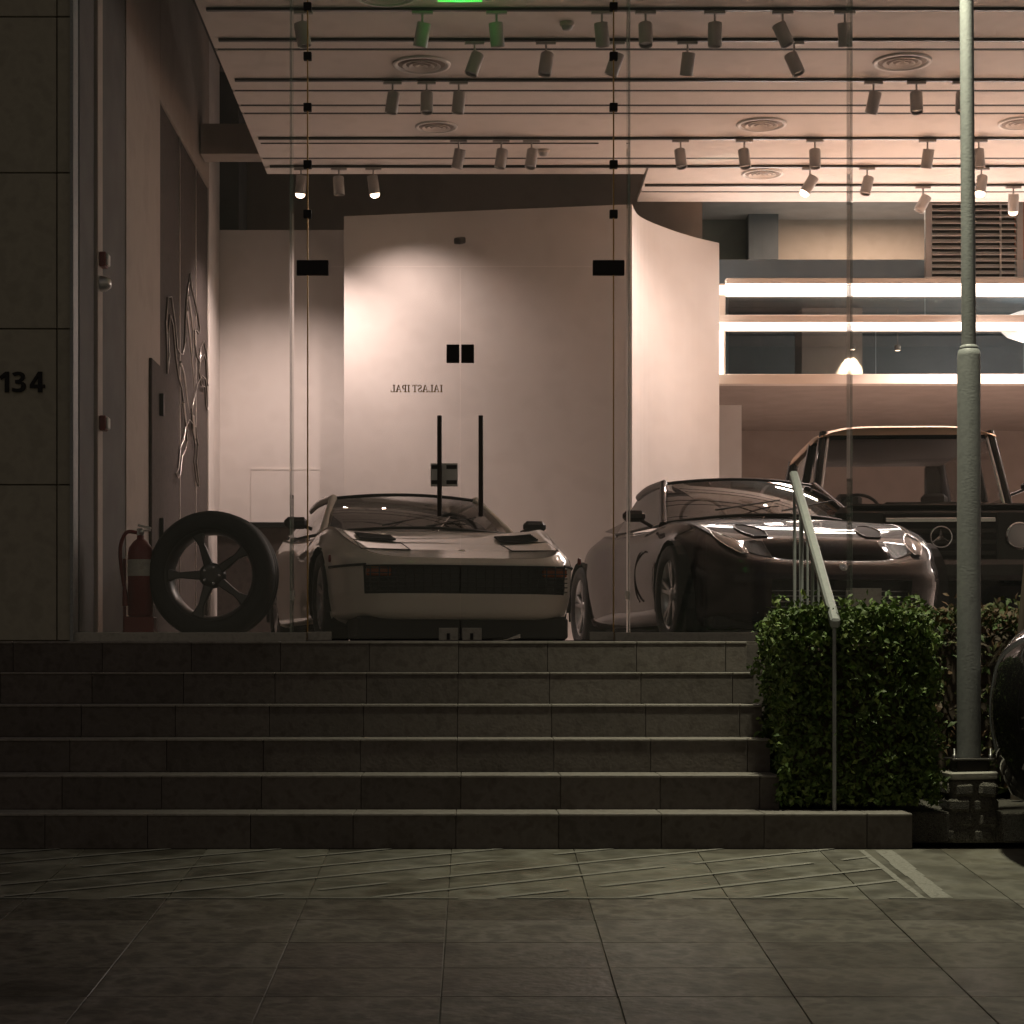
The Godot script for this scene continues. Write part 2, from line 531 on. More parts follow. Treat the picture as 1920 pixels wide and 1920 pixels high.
# ------------------------------------------------------------------ showroom shell
const CEIL := 5.5
func showroom() -> void:
	structure(slab_mesh(-2.9, 9.0, 0.6, FLOOR, 12.96, 28.0), mats.floor_stone, "floor")
	# side wall with the emblem: dark lining, a trim, plaster, three tall wooden panels, plaster again
	var w := structure(slab_mesh(-2.95, -2.60, FLOOR, 7.0, 13.07, 20.45), mats.taupe, "side_wall")
	obj(slab_mesh(-2.599, -2.57, FLOOR, 6.9, 13.08, 13.58, 0.003), mats.dark_grey, "lining_panel", w)
	obj(slab_mesh(-2.599, -2.545, FLOOR, 6.9, 13.585, 13.76, 0.004), mats.taupe, "wall_trim", w)
	obj(slab_mesh(-2.599, -2.57, FLOOR, 6.9, 13.765, 14.78, 0.003), mats.dark_grey, "lining_panel", w)
	obj(slab_mesh(-2.599, -2.562, FLOOR, 6.9, 14.79, 16.38, 0.004), mats.taupe, "plaster_panel", w)
	var ds := [16.41, 17.54, 18.55, 19.38]
	for i in 3:
		obj(slab_mesh(-2.599, -2.575, FLOOR + 0.01, 5.46, ds[i] + 0.012, ds[i + 1] - 0.012, 0.004), mats.wood_dark, "wood_panel", w)
		obj(slab_mesh(-2.599, -2.568, FLOOR + 0.01, 5.46, ds[i + 1] - 0.012, ds[i + 1] + 0.012, 0.002), mats.satin_steel, "metal_seam", w)
	obj(slab_mesh(-2.599, -2.562, 5.47, 6.9, 16.39, 19.4, 0.004), mats.taupe, "plaster_panel", w)
	obj(slab_mesh(-2.599, -2.562, FLOOR, 6.9, 19.405, 20.2, 0.004), mats.plaster, "plaster_panel", w)
	var dr := obj(slab_mesh(-2.56, -2.535, FLOOR + 0.01, 3.27, 15.8, 16.36, 0.004), mats.wood_dark, "service_door", w)
	for y in [1.95, 2.95]:
		obj(slab_mesh(-2.534, -2.5, y - 0.09, y + 0.09, 16.16, 16.21, 0.004), mats.black, "pull_handle", dr)
	# wall behind the white car
	var bw := structure(slab_mesh(-2.6, -1.1, FLOOR, 5.24, 20.2, 20.4), mats.plaster, "back_wall")
	var fr := mb()
	slab(fr, -2.25, -1.55, 2.83, 2.845, 20.19, 20.2)
	slab(fr, -2.25, -2.24, 1.6, 2.83, 20.19, 20.2)
	slab(fr, -1.56, -1.55, 1.6, 2.83, 20.19, 20.2)
	slab(fr, -2.24, -1.56, 1.6, 2.83, 20.194, 20.2)
	obj(fr, mats.plaster, "access_panel", bw)
	# tall free-standing partition with a curved end
	var plan := [Vector2(-1.267, 19.5), Vector2(0.1, 19.25), Vector2(1.487, 19.0)]
	var bend := smooth_line([Vector3(1.487, 19.0, 0), Vector3(1.60, 19.5, 0), Vector3(1.88, 19.98, 0), Vector3(2.2, 20.4, 0), Vector3(2.52, 20.72, 0)], 5)
	var pw := mb()
	var poly := PackedVector2Array()
	for p in plan: poly.append(p)
	for i in range(1, bend.size()): poly.append(Vector2(bend[i].x, bend[i].y))
	for i in range(bend.size() - 1, -1, -1): poly.append(Vector2(bend[i].x - 0.11, bend[i].y + 0.12))
	poly.append(Vector2(-1.267, 19.64))
	var xf := Transform3D(Basis(Vector3(1, 0, 0), Vector3(0, 0, -1), Vector3(0, 1, 0)), Vector3.ZERO)
	prism(pw, poly, FLOOR, 5.22, xf)
	var part := structure(pw, mats.plaster, "partition")
	# suspended ceiling: boards with dark gaps, and the lamp tracks under it
	var cs := structure(slab_mesh(-2.9, 9.0, 6.9, 7.1, 12.7, 28.0), mats.dark_grey, "upper_slab")
	var gaps := [13.14, 15.18, 16.26, 16.68, 16.92, 18.40, 18.72]
	var ceiling := structure(slab_mesh(-1.9, 8.9, CEIL + 0.10, CEIL + 0.13, 13.2, 18.68), mats.matte_black, "ceiling")
	for i in gaps.size() - 1:
		obj(slab_mesh(-1.96, 8.95, CEIL, CEIL + 0.05, gaps[i] + 0.024, gaps[i + 1] - 0.024, 0.004), mats.ceiling_white, "ceiling_board", ceiling)
	obj(slab_mesh(-1.96, 1.6, CEIL, CEIL + 0.05, 18.744, 18.98, 0.004), mats.ceiling_white, "ceiling_board", ceiling)
	obj(slab_mesh(1.62, 8.95, CEIL, CEIL + 0.05, 18.744, 19.66, 0.004), mats.ceiling_white, "ceiling_board", ceiling)
	obj(slab_mesh(1.62, 8.95, CEIL, CEIL + 0.05, 19.71, 20.1, 0.004), mats.ceiling_white, "ceiling_board", ceiling)
	for d in [14.23, 14.92, 15.93, 17.67, 18.65, 19.37]:
		var x0 := 1.64 if d > 19.0 else -1.9
		obj(slab_mesh(x0, 8.9, CEIL - 0.022, CEIL - 0.001, d - 0.017, d + 0.017, 0.002), mats.dark_steel, "lamp_track", ceiling)
	for d in [15.18, 16.26, 16.68, 16.92, 18.40, 19.685]:
		obj(slab_mesh(1.64 if d > 19.0 else -1.94, 8.93, CEIL + 0.002, CEIL + 0.012, d - 0.0235, d + 0.0235), mats.matte_black, "shadow_gap", ceiling)
	for d in [17.86]:
		obj(slab_mesh(-1.9, 1.1, CEIL - 0.008, CEIL - 0.001, d - 0.008, d + 0.008), mats.dark_steel, "cable_cover", ceiling)
	# dark wall high up behind the partition, bulkhead beam over the side aisle, and the walls that close the room
	structure(slab_mesh(-2.6, 2.4, 5.0, 6.9, 21.2, 21.35), mats.taupe, "upper_wall")
	structure(slab_mesh(-2.55, -2.0, 5.62, 5.9, 18.7, 19.0), mats.taupe, "bulkhead_beam")
	var sw := mb()
	slab(sw, 8.9, 9.1, FLOOR, 7.0, 13.1, 28.0)
	structure(sw, mats.plaster, "end_wall")
	structure(slab_mesh(-2.6, 9.0, FLOOR, 7.0, 27.8, 28.0), mats.brown_wall, "rear_wall")
	structure(slab_mesh(-2.6, -2.4, FLOOR, 7.0, 20.45, 27.8), mats.dark_grey, "store_wall")

# ------------------------------------------------------------------ mezzanine behind the partition
func mezzanine() -> void:
	var d := 21.0
	var fl := structure(slab_mesh(2.42, 8.9, 3.80, 3.86, d, 27.8), mats.brown_wall, "mezzanine_floor")
	obj(slab_mesh(2.44, 8.9, 3.79, 3.895, d - 0.12, d + 0.02, 0.006), mats.cream, "ledge", fl)
	var fr := mb()
	slab(fr, 2.42, 2.62, 3.9, 4.86, d, d + 0.2, 0.004)
	slab(fr, 2.62, 8.9, 4.845, 4.905, d - 0.05, d + 0.25, 0.004)
	slab(fr, 2.5, 8.9, 4.44, 4.52, d - 0.06, d + 0.1, 0.004)
	var front := structure(fr, mats.cream, "mezzanine_front")
	# white faces washed by hidden light, painted as glowing bands
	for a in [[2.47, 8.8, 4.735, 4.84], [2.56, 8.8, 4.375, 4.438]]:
		var s := thing("lit_band", "white mezzanine face washed with light, painted as a long glowing band, " + ("upper one" if a[2] > 4.5 else "lower one above the office windows"), "lit face", Vector3((a[0] + a[1]) / 2, a[2], -d))
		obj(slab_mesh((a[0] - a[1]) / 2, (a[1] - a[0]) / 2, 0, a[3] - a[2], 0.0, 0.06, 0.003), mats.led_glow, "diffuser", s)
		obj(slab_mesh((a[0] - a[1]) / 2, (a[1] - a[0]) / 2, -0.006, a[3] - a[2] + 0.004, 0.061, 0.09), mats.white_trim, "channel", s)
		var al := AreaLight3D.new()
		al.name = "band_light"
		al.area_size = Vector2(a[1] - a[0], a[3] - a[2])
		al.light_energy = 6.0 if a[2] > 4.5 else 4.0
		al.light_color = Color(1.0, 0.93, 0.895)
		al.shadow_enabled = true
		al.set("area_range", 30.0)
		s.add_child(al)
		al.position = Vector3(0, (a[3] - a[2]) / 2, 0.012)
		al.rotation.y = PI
	var post := thing("lit_pilaster", "short white pilaster where the mezzanine meets the partition, its lit look painted as glow", "lit face", Vector3(2.54, 3.9, -d + 0.003))  # light-washed pilaster face, painted as a glowing upright
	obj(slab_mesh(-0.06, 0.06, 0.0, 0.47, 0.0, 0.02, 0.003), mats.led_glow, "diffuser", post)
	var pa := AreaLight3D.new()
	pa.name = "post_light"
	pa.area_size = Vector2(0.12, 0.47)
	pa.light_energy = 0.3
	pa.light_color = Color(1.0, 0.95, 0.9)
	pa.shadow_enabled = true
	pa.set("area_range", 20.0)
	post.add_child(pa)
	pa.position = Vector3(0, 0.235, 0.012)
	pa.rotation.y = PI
	# office windows
	for a in [[4.525, 4.733, 3], [3.9, 4.372, 4]]:
		var n: int = a[2]
		for i in n:
			var x0 := 2.66 + 6.2 * i / n
			var x1 := 2.66 + 6.2 * (i + 1) / n
			obj(slab_mesh(x0 + 0.004, x1 - 0.004, a[0], a[1], d + 0.1, d + 0.112), mats.office_glass, "window_pane", front)
	# inside the offices
	var ow := mb()
	slab(ow, 2.6, 8.9, 3.86, 4.85, 24.2, 24.3)
	structure(ow, mats.blue_grey, "office_wall")
	var pil := structure(slab_mesh(3.63, 4.30, 3.86, 4.84, 22.3, 22.8), mats.plaster, "office_pillar")
	pil.set_meta("kind", "structure")
	for p in [[4.17, 22.2, 4.37], [4.67, 22.2, 4.36]]:
		var b := thing("office_downlight", "small lit downlight " + ("throwing a bright scallop on the office pillar" if p[0] < 4.5 else "beside a pane joint in the office windows"), "lamp", Vector3(p[0], p[2], -p[1]), 0.0, "lit downlights in the mezzanine office")
		var st := mb()
		lathe(st, Vector3.ZERO, Vector3.UP, [Vector2(0.0, 0.05), Vector2(0.035, 0.05), Vector2(0.035, -0.01), Vector2(0.03, -0.012)], 16)
		obj(st, mats.lamp_grey, "housing", b)
		st = mb()
		lathe(st, Vector3.ZERO, Vector3.UP, [Vector2(0.03, -0.010), Vector2(0.0, -0.012)], 16)
		obj(st, mats.lamp_glow, "lens", b)
		st = mb()
		tube(st, [Vector3(0, 0.05, 0), Vector3(0, 0.46, 0)], 0.006)
		obj(st, mats.lamp_grey, "stem", b)
		if p.size() > 0:
			var sl := SpotLight3D.new()
			sl.name = "beam"
			sl.light_energy = 1.9 if p[0] < 4.5 else 0.4
			sl.light_color = Color(1.0, 0.9, 0.75)
			sl.spot_angle = 34.0
			sl.spot_angle_attenuation = 0.4
			sl.spot_range = 20.0
			sl.light_size = 0.02
			sl.shadow_enabled = true
			b.add_child(sl)
			sl.position = Vector3(0, -0.03, 0)
			sl.rotation = Vector3(-PI / 2 + 0.42, 0, 0)
	# upper gallery: parapet, walls, column, shutter
	var pp := structure(slab_mesh(2.55, 8.9, 4.91, 5.17, d + 0.3, d + 0.36, 0.004), mats.blue_grey, "parapet")
	structure(slab_mesh(2.6, 8.9, 4.86, 4.905, d + 0.25, 27.8), mats.blue_grey, "gallery_floor")
	structure(slab_mesh(3.6, 8.9, 4.905, 6.9, 24.0, 24.15), mats.orange_brown, "gallery_wall")
	structure(slab_mesh(2.45, 3.33, 4.905, 6.9, 24.05, 24.2), mats.olive, "gallery_side_wall")
	structure(slab_mesh(3.23, 3.58, 4.905, 6.9, 23.7, 23.95), mats.dark_grey, "gallery_column")
	structure(slab_mesh(2.4, 8.9, 6.2, 6.3, 20.3, 24.0), mats.brown_wall, "gallery_ceiling")
	for a in [["gallery_panel_light", "flush ceiling light panel over the upper gallery", Vector3(4.6, 6.195, -22.8), 6.5]]:
		var pl := thing(a[0], a[1], "ceiling light", a[2])
		obj(slab_mesh(-0.6, 0.6, -0.03, 0.0, -0.15, 0.15, 0.004), mats.white_trim, "frame", pl)
		obj(slab_mesh(-0.57, 0.57, -0.034, -0.031, -0.12, 0.12), mats.led_glow, "diffuser", pl)
		var al := AreaLight3D.new()
		al.name = "panel_light"
		al.area_size = Vector2(1.14, 0.24)
		al.light_energy = a[3]
		al.light_color = Color(1.0, 0.92, 0.84)
		al.shadow_enabled = true
		al.set("area_range", 20.0)
		pl.add_child(al)
		al.position = Vector3(0, -0.04, 0)
		al.rotation.x = -PI / 2
	var sh := thing("louvre_shutter", "dark grey louvred shutter panel hanging over the mezzanine parapet", "shutter", Vector3(5.25, 4.92, -21.15))
	var fs := mb()
	for x in [-0.48, 0.48]: slab(fs, x - 0.035, x + 0.035, 0.0, 0.88, -0.03, 0.03, 0.004)
	slab(fs, -0.445, 0.445, 0.86, 0.9, -0.03, 0.03, 0.004)
	slab(fs, 0.27, 0.285, 0.02, 0.86, -0.03, 0.0)
	obj(fs, mats.lamp_grey, "frame", sh)
	obj(slab_mesh(-0.44, 0.44, 0.04, 0.86, 0.036, 0.044), mats.dark_steel, "back_panel", sh)
	var sl2 := mb()
	box(sl2, Vector3.ZERO, Vector3(0.885, 0.008, 0.075), 0.002, Basis(Vector3.RIGHT, 0.6))
	var slm := done(sl2)
	for i in 12:
		var o := mi(slm, mats.white_trim, "louvre", sh)
		o.position = Vector3(0, 0.085 + 0.066 * i, 0)
	obj(slab_mesh(-0.52, 0.52, -0.012, 0.03, -0.05, 0.05, 0.003), mats.white_trim, "rail", sh)
	var om := thing("orange_panel", "bright orange draped panel beside the louvred shutter", "panel", Vector3(6.05, 4.95, -22.2))
	var rows := []
	for i in 9:
		var row := PackedVector3Array()
		for j in 13:
			row.append(Vector3(-0.25 + 0.13 * j, 0.30 + 0.1 * i + 0.05 * sin(j * 0.9) * (1.0 - i / 8.0), 0.04 * sin(i * 1.7 + j * 0.4)))
		rows.append(row)
	var os := mb()
	grid(os, rows)
	obj(os, mats.orange_fabric, "drape", om)
	obj(slab_mesh(-0.3, 1.35, 1.09, 1.12, -0.02, 0.02, 0.004), mats.dark_steel, "rod", om)
	for x in [-0.28, 1.3]:
		var leg := mb()
		tube(leg, [Vector3(x, -0.045, 0), Vector3(x, 1.1, 0)], 0.015)
		obj(leg, mats.dark_steel, "post", om)
	# pendant bowl
	var pd := thing("pendant_lamp", "large glowing white bowl pendant hanging inside the mezzanine office", "pendant lamp", Vector3(6.06, 4.50, -21.75))
	var ps := mb()
	lathe(ps, Vector3.ZERO, Vector3.UP, [Vector2(0.0, -0.13), Vector2(0.16, -0.115), Vector2(0.3, -0.06), Vector2(0.38, 0.02), Vector2(0.4, 0.09), Vector2(0.34, 0.14), Vector2(0.2, 0.19), Vector2(0.0, 0.21)], 32)
	obj(ps, mats.led_glow, "bowl", pd)
	ps = mb()
	tube(ps, [Vector3(0, 0.2, 0), Vector3(0, 0.36, 0)], 0.006)
	obj(ps, mats.dark_steel, "cable", pd)
	var ol := OmniLight3D.new()
	ol.name = "bowl_light"
	ol.light_energy = 1.2
	ol.light_color = Color(1.0, 0.95, 0.88)
	ol.omni_range = 30.0
	ol.light_size = 0.2
	ol.shadow_enabled = true
	pd.add_child(ol)
	ol.position = Vector3(0, -0.2, 0)
	# ground-floor room under the mezzanine
	structure(slab_mesh(3.0, 8.9, FLOOR, 3.8, 25.0, 25.1), mats.brown_wall, "lounge_wall")
	structure(slab_mesh(2.45, 3.0, FLOOR, 3.8, 22.6, 25.0), mats.plaster, "lounge_return")
	var fr2 := thing("tall_cabinet", "tall dark cabinet behind the curved end of the white partition", "cabinet", Vector3(2.62, FLOOR, -22.3))
	obj(slab_mesh(-0.1, 0.12, 0.03, 1.82, -0.2, 0.2, 0.006), mats.wood_dark, "carcass", fr2)
	obj(slab_mesh(-0.09, 0.11, 0.08, 1.78, -0.222, -0.202, 0.004), mats.matte_black, "door", fr2)
	obj(slab_mesh(-0.1, 0.12, 0.0, 0.03, -0.18, 0.18), mats.black, "plinth", fr2)

# ------------------------------------------------------------------ glass front
func glass_front() -> void:
	# sills
	for a in [[-2.59, -1.085], [0.905, 8.9]]:
		var s := structure(slab_mesh(a[0], a[1], 0.9, 1.055, 12.93, 13.1, 0.004), mats.sill_stone, "sill")
		s.set_meta("kind", "structure")
	structure(slab_mesh(-1.084, 0.904, 0.9, 1.004, 12.95, 13.1, 0.003), mats.tread, "threshold")
	# fixed panes
	var labels := {
		"a": "tall fixed glass pane between the clad wall and the glass doors",
		"b": "glass pane over the double glass doors",
		"c": "tall fixed glass pane in front of the dark coupe",
		"d": "tall fixed glass pane in front of the off-road car",
	}
	for a in [["a", -2.57, -1.088, 1.055], ["b", -1.08, 0.898, 3.425], ["c", 0.906, 2.436, 1.055], ["d", 2.444, 8.85, 1.055]]:
		var o := obj(slab_mesh(a[1], a[2], a[3], 5.6, 12.994, 13.006), mats.shop_glass, "fixed_glazing")
		tag(o, labels[a[0]], "glass pane")
	# glass fins that stiffen the joints
	for a in [[-1.19, "glass fin beside the double doors, nearer the fire extinguisher"], [1.0, "glass fin beside the double doors, nearer the dark coupe"], [2.44, "glass fin standing in front of the dark coupe and off-road car"]]:
		var f := thing("glass_fin", a[1], "glass fin", Vector3(a[0], 1.0, -13.02))
		obj(slab_mesh(-0.008, 0.008, 0.056, 4.6, 0.0, 0.13, 0.002), mats.fin_glass, "blade", f)
		for y in [0.3, 4.3]:
			obj(slab_mesh(-0.014, 0.014, y - 0.03, y + 0.03, 0.09, 0.14, 0.003), mats.steel, "bracket", f)
	# doors
	for a in [[-1.08, -0.096, 1.0, "glass door leaf with mirrored lettering and a notice, in front of the white car"], [-0.09, 0.898, -1.0, "plain glass door leaf of the double doors, toward the dark coupe"]]:
		var s: float = a[2]
		var hinge: float = a[0] if s > 0 else a[1]
		var wd: float = a[1] - a[0]
		var dr := thing("glass_door", a[3], "door", Vector3(hinge, 1.0, -13.0))
		var X := func(u: float) -> float: return u * s
		obj(slab_mesh(minf(0, s * wd), maxf(0, s * wd), 0.015, 2.418, -0.006, 0.006, 0.001), mats.shop_glass, "leaf", dr)
		var edge := mb()
		slab(edge, X.call(-0.004), X.call(0.004), 0.0, 4.6, -0.012, 0.02, 0.001)
		obj(edge, mats.brass, "jamb_rod", dr)
		for q in [[0.0, 2.36, 0.155, 0.1, mats.matte_black], [0.0, 0.0, 0.155, 0.06, mats.sill_stone], [wd - 0.135, 0.0, 0.125, 0.085, mats.sill_stone]]:
			var cx: float = X.call(q[0] + q[2] / 2 - (0.045 if q[1] > 1.0 else 0.0))
			var ft := obj(slab_mesh(cx - q[2] / 2 - (0.025 if q[1] > 1 else 0.0), cx + q[2] / 2 + (0.025 if q[1] > 1 else 0.0), q[1] + 0.005, q[1] + q[3], -0.02, 0.02, 0.003), q[4], "patch_fitting", dr)
			if q[0] > 0.0:
				obj(slab_mesh(cx - 0.012, cx + 0.008, 0.008, 0.05, -0.024, -0.0205), mats.black, "keyhole", ft)
		obj(slab_mesh(X.call(wd - 0.086), X.call(wd - 0.003), 1.80, 1.915, -0.022, 0.022, 0.003), mats.matte_black, "lock_case", dr)
		var hs := mb()
		var hx: float = X.call(wd - 0.13)
		tube(hs, [Vector3(hx, 0.80, 0.06), Vector3(hx, 1.45, 0.06)], 0.0155, -1, 12)
		for y in [0.92, 1.33]: tube(hs, [Vector3(hx, y, -0.02), Vector3(hx, y, 0.06)], 0.008)
		obj(hs, mats.dark_steel, "handle", dr)
		# clamps that hold the pane above
		for y in [2.76, 3.08, 3.45, 3.78, 4.1]:
			obj(slab_mesh(-0.026, 0.026, y - 0.026, y + 0.026, -0.02, 0.02, 0.003), mats.matte_black, "glass_clamp", dr)
		if s > 0:
			var tm := TextMesh.new()
			tm.text = "IALAST IPAL"
			var f := SystemFont.new()
			f.font_names = PackedStringArray(["Droid Serif"])
			f.font_weight = 700
			tm.font = f
			tm.font_size = 32
			tm.pixel_size = 0.05 / 24.0
			tm.depth = 0.002
			var l := mi(tm, mats.brass, "lettering", dr)
			l.position = Vector3(0.705, 1.632, -0.0075)
			l.rotation.y = PI
			l.scale = Vector3(0.78, 0.95, 1.0)
	var no := thing("notice", "small white notice with dark bars of print on the glass door", "notice", Vector3(-0.195, 2.01, -13.0075))
	obj(slab_mesh(-0.09, 0.085, -0.01, 0.14, -0.0005, 0.001), mats.paper, "sheet", no)
	for y in [0.103, 0.005]:
		for x in [-0.085, 0.012]:
			obj(slab_mesh(x, x + 0.068, y, y + 0.026, -0.0018, -0.0006), mats.ink, "print_bar", no)

# ------------------------------------------------------------------ ceiling lamps, vents, detectors
func spot_head(dirv: Vector3, lit: bool) -> Array:
	# housing axis points along dirv; returns meshes [housing, lens]
	var st := mb()
	var a := dirv.normalized()
	lathe(st, Vector3.ZERO, a, [Vector2(0.0, -0.075), Vector2(0.046, -0.075), Vector2(0.05, -0.07), Vector2(0.05, 0.088), Vector2(0.047, 0.092), Vector2(0.043, 0.09), Vector2(0.043, 0.075)], 20, 0)
	var ls := mb()
	var e := 0.092 if lit else 0.075
	lathe(ls, Vector3.ZERO, a, [Vector2(0.043, e - 0.006), Vector2(0.043, e + 0.012), Vector2(0.034, e + 0.027), Vector2(0.02, e + 0.035), Vector2(0.0, e + 0.038)] if lit else [Vector2(0.043, e - 0.006), Vector2(0.03, e), Vector2(0.0, e + 0.003)], 20, 0)
	return [done(st), done(ls)]

func spotlight(x: float, d: float, dirv: Vector3, label: String, group: String, energy := 0.0, angle := 30.0, drop := 0.16, soft := 0.6) -> Node3D:
	var lit := energy > 0.0
	var t := thing("track_spotlight", label, "spotlight", Vector3(x, CEIL - 0.022, -d), 0.0, group)
	var ad := mb()
	slab(ad, -0.075, 0.075, -0.022, 0.0, -0.015, 0.015, 0.003)
	obj(ad, mats.lamp_grey, "track_adapter", t)
	var hm := spot_head(dirv, lit)
	var off := Vector3(0, -drop, 0)
	var stm := mb()
	tube(stm, [Vector3(0, -0.018, 0), off * 0.55 + Vector3(0, 0, 0)], 0.008)
	obj(stm, mats.lamp_grey, "stem", t)
	var h := mi(hm[0], mats.lamp_grey, "housing", t)
	h.position = off
	var l := mi(hm[1], mats.lamp_glow if lit else mats.lamp_lens, "lens", h)
	if lit:
		var sl := SpotLight3D.new()
		sl.name = "beam"
		sl.light_energy = energy
		sl.light_color = Color(1.0, 0.89, 0.845)
		sl.spot_angle = angle
		sl.spot_angle_attenuation = soft
		sl.spot_range = 25.0
		sl.light_size = 0.03
		sl.shadow_enabled = true
		t.add_child(sl)
		sl.position = off + dirv.normalized() * 0.14
		sl.basis = Basis.looking_at(dirv.normalized(), Vector3.RIGHT if absf(dirv.normalized().y) > 0.95 else Vector3.UP)
	return t

func ceiling_lamps() -> void:
	var ug := "unlit grey spotlights on the ceiling tracks"
	var rows := [
		[14.23, [[-1.22, .2], [-0.37, -.2], [0.155, .1], [0.90, .1], [1.21, 0.0], [1.70, .0], [2.18, .45], [2.62, 0.1]]],
		[14.92, [[0.0, -.35], [0.53, -.15], [1.04, -.35], [1.58, -.1], [2.37, .4]]],
		[15.93, [[-0.65, -.15], [-0.38, 0.0], [-0.126, -.1], [3.16, -.2], [3.5, 0.0], [3.86, -.1]]],
		[17.67, [[-0.14, -.2], [0.234, -.15], [0.5, -.15], [1.81, .1], [2.37, .1], [2.99, 0.0], [3.98, -.1], [4.43, 0.05]]],
		[18.65, [[-1.26, 0.05], [3.64, -.25]]],
		[19.37, [[4.32, -.55]]],
	]
	var nth := ["first", "second", "third", "fourth", "fifth", "sixth", "seventh", "eighth"]
	for i in rows.size():
		for j in rows[i][1].size():
			var a: Array = rows[i][1][j]
			spotlight(a[0], rows[i][0], Vector3(a[1], -1.0, rng.randf_range(-0.25, 0.25)), "%s unlit spotlight from the emblem wall on the %s ceiling track behind the glass" % [nth[j], nth[i]], ug)
	spotlight(-1.61, 18.65, Vector3(-0.1, -1.0, -0.16), "lit spotlight washing the plaster wall behind the white car", "", 4.0, 58.0, 0.15, 0.8)
	spotlight(-0.94, 18.65, Vector3(0.15, -1.0, -0.16), "lit spotlight aimed at the edge of the white partition", "", 2.0, 62.0, 0.15, 1.0)
	spotlight(3.11, 18.65, Vector3(-0.6, -1.0, -0.04), "lit spotlight aimed at the curved end of the partition", "", 2.8, 60.0, 0.15, 0.7)
	spotlight(4.70, 18.65, Vector3(-0.18, -1.0, 0.15), "lit spotlight above the tan roof of the off-road car", "", 25.0, 44.0, 0.15, 0.7)
	spotlight(5.19, 19.37, Vector3(0.05, -1.0, -0.3), "lit spotlight hanging beside the louvred shutter", "", 22.0, 52.0, 0.15, 0.7)
	# round air diffusers
	var proto: Node3D
	for p in [[-0.41, 15.54, 1.1, "between the second and third tracks over the white car"], [-0.33, 17.32, 0.9, "in front of the fourth track over the white car"], [3.29, 15.47, 1.1, "between the second and third tracks near the off-road car"], [2.46, 17.24, 1.05, "in front of the fourth track over the dark coupe"], [2.71, 18.95, 0.95, "behind the fifth track near the curved partition end"], [4.68, 17.2, 1.0, "in front of the fourth track past the lamp post"], [-0.62, 13.95, 1.1, "just behind the glass doors"]]:
		var t := thing("air_diffuser", "round ceiling air diffuser " + p[3], "air vent", Vector3(p[0], CEIL - 0.003, -p[1]), 0.0, "round ceiling air diffusers")
		var st := mb()
		lathe(st, Vector3.ZERO, Vector3.UP, [Vector2(0.17, 0.0), Vector2(0.18, -0.014), Vector2(0.2, -0.012), Vector2(0.205, 0.0)], 32)
		obj(st, mats.white_trim, "flange", t)
		st = mb()
		lathe(st, Vector3.ZERO, Vector3.UP, [Vector2(0.168, -0.001), Vector2(0.0, -0.001)], 32)
		obj(st, mats.taupe, "throat", t)
		for r in [0.13, 0.085, 0.04]:
			st = mb()
			lathe(st, Vector3.ZERO, Vector3.UP, [Vector2(r - 0.02, -0.004), Vector2(r, -0.018), Vector2(r + 0.006, -0.016)], 28)
			obj(st, mats.ceiling_white, "cone_ring", t)
		t.scale = Vector3.ONE * p[2]
	for p in [[0.67, 14.55, "between the first and second lamp tracks"], [0.62, 18.1, "between the fourth and fifth lamp tracks"]]:
		var t := thing("smoke_detector", "small round smoke detector " + p[2], "smoke detector", Vector3(p[0], CEIL - 0.001, -p[1]), 0.0, "smoke detectors on the ceiling")
		var st := mb()
		lathe(st, Vector3.ZERO, Vector3.UP, [Vector2(0.055, 0.0), Vector2(0.055, -0.02), Vector2(0.045, -0.028)], 20)
		obj(st, mats.cream, "base_ring", t)
		st = mb()
		lathe(st, Vector3.ZERO, Vector3.UP, [Vector2(0.042, -0.026), Vector2(0.035, -0.05), Vector2(0.0, -0.058)], 20)
		obj(st, mats.lamp_grey, "sensor", t)
	# exit sign just over the doors
	var ex := thing("exit_sign", "green lit exit sign hanging under the ceiling behind the doors", "exit sign", Vector3(-0.1, 5.368, -13.62))
	obj(slab_mesh(-0.16, 0.16, -0.02, 0.13, -0.02, 0.02, 0.004), mats.white_trim, "case", ex)
	obj(slab_mesh(-0.15, 0.15, -0.0235, -0.0205, -0.018, 0.018), mats.exit_glow, "lit_edge", ex)
	obj(slab_mesh(-0.15, 0.15, -0.012, 0.122, -0.024, -0.0205), mats.exit_glow, "lit_face", ex)
	var es := mb()
	for x in [-0.1, 0.1]: tube(es, [Vector3(x, 0.13, 0), Vector3(x, 0.131, 0)], 0.005)
	obj(es, mats.lamp_grey, "stem", ex)
	var eo := OmniLight3D.new()
	eo.name = "exit_light"
	eo.light_color = Color(0.15, 1.0, 0.3)
	eo.light_energy = 0.012
	eo.omni_range = 8.0
	eo.light_size = 0.05
	eo.shadow_enabled = true
	ex.add_child(eo)
	eo.position = Vector3(0, -0.05, -0.06)

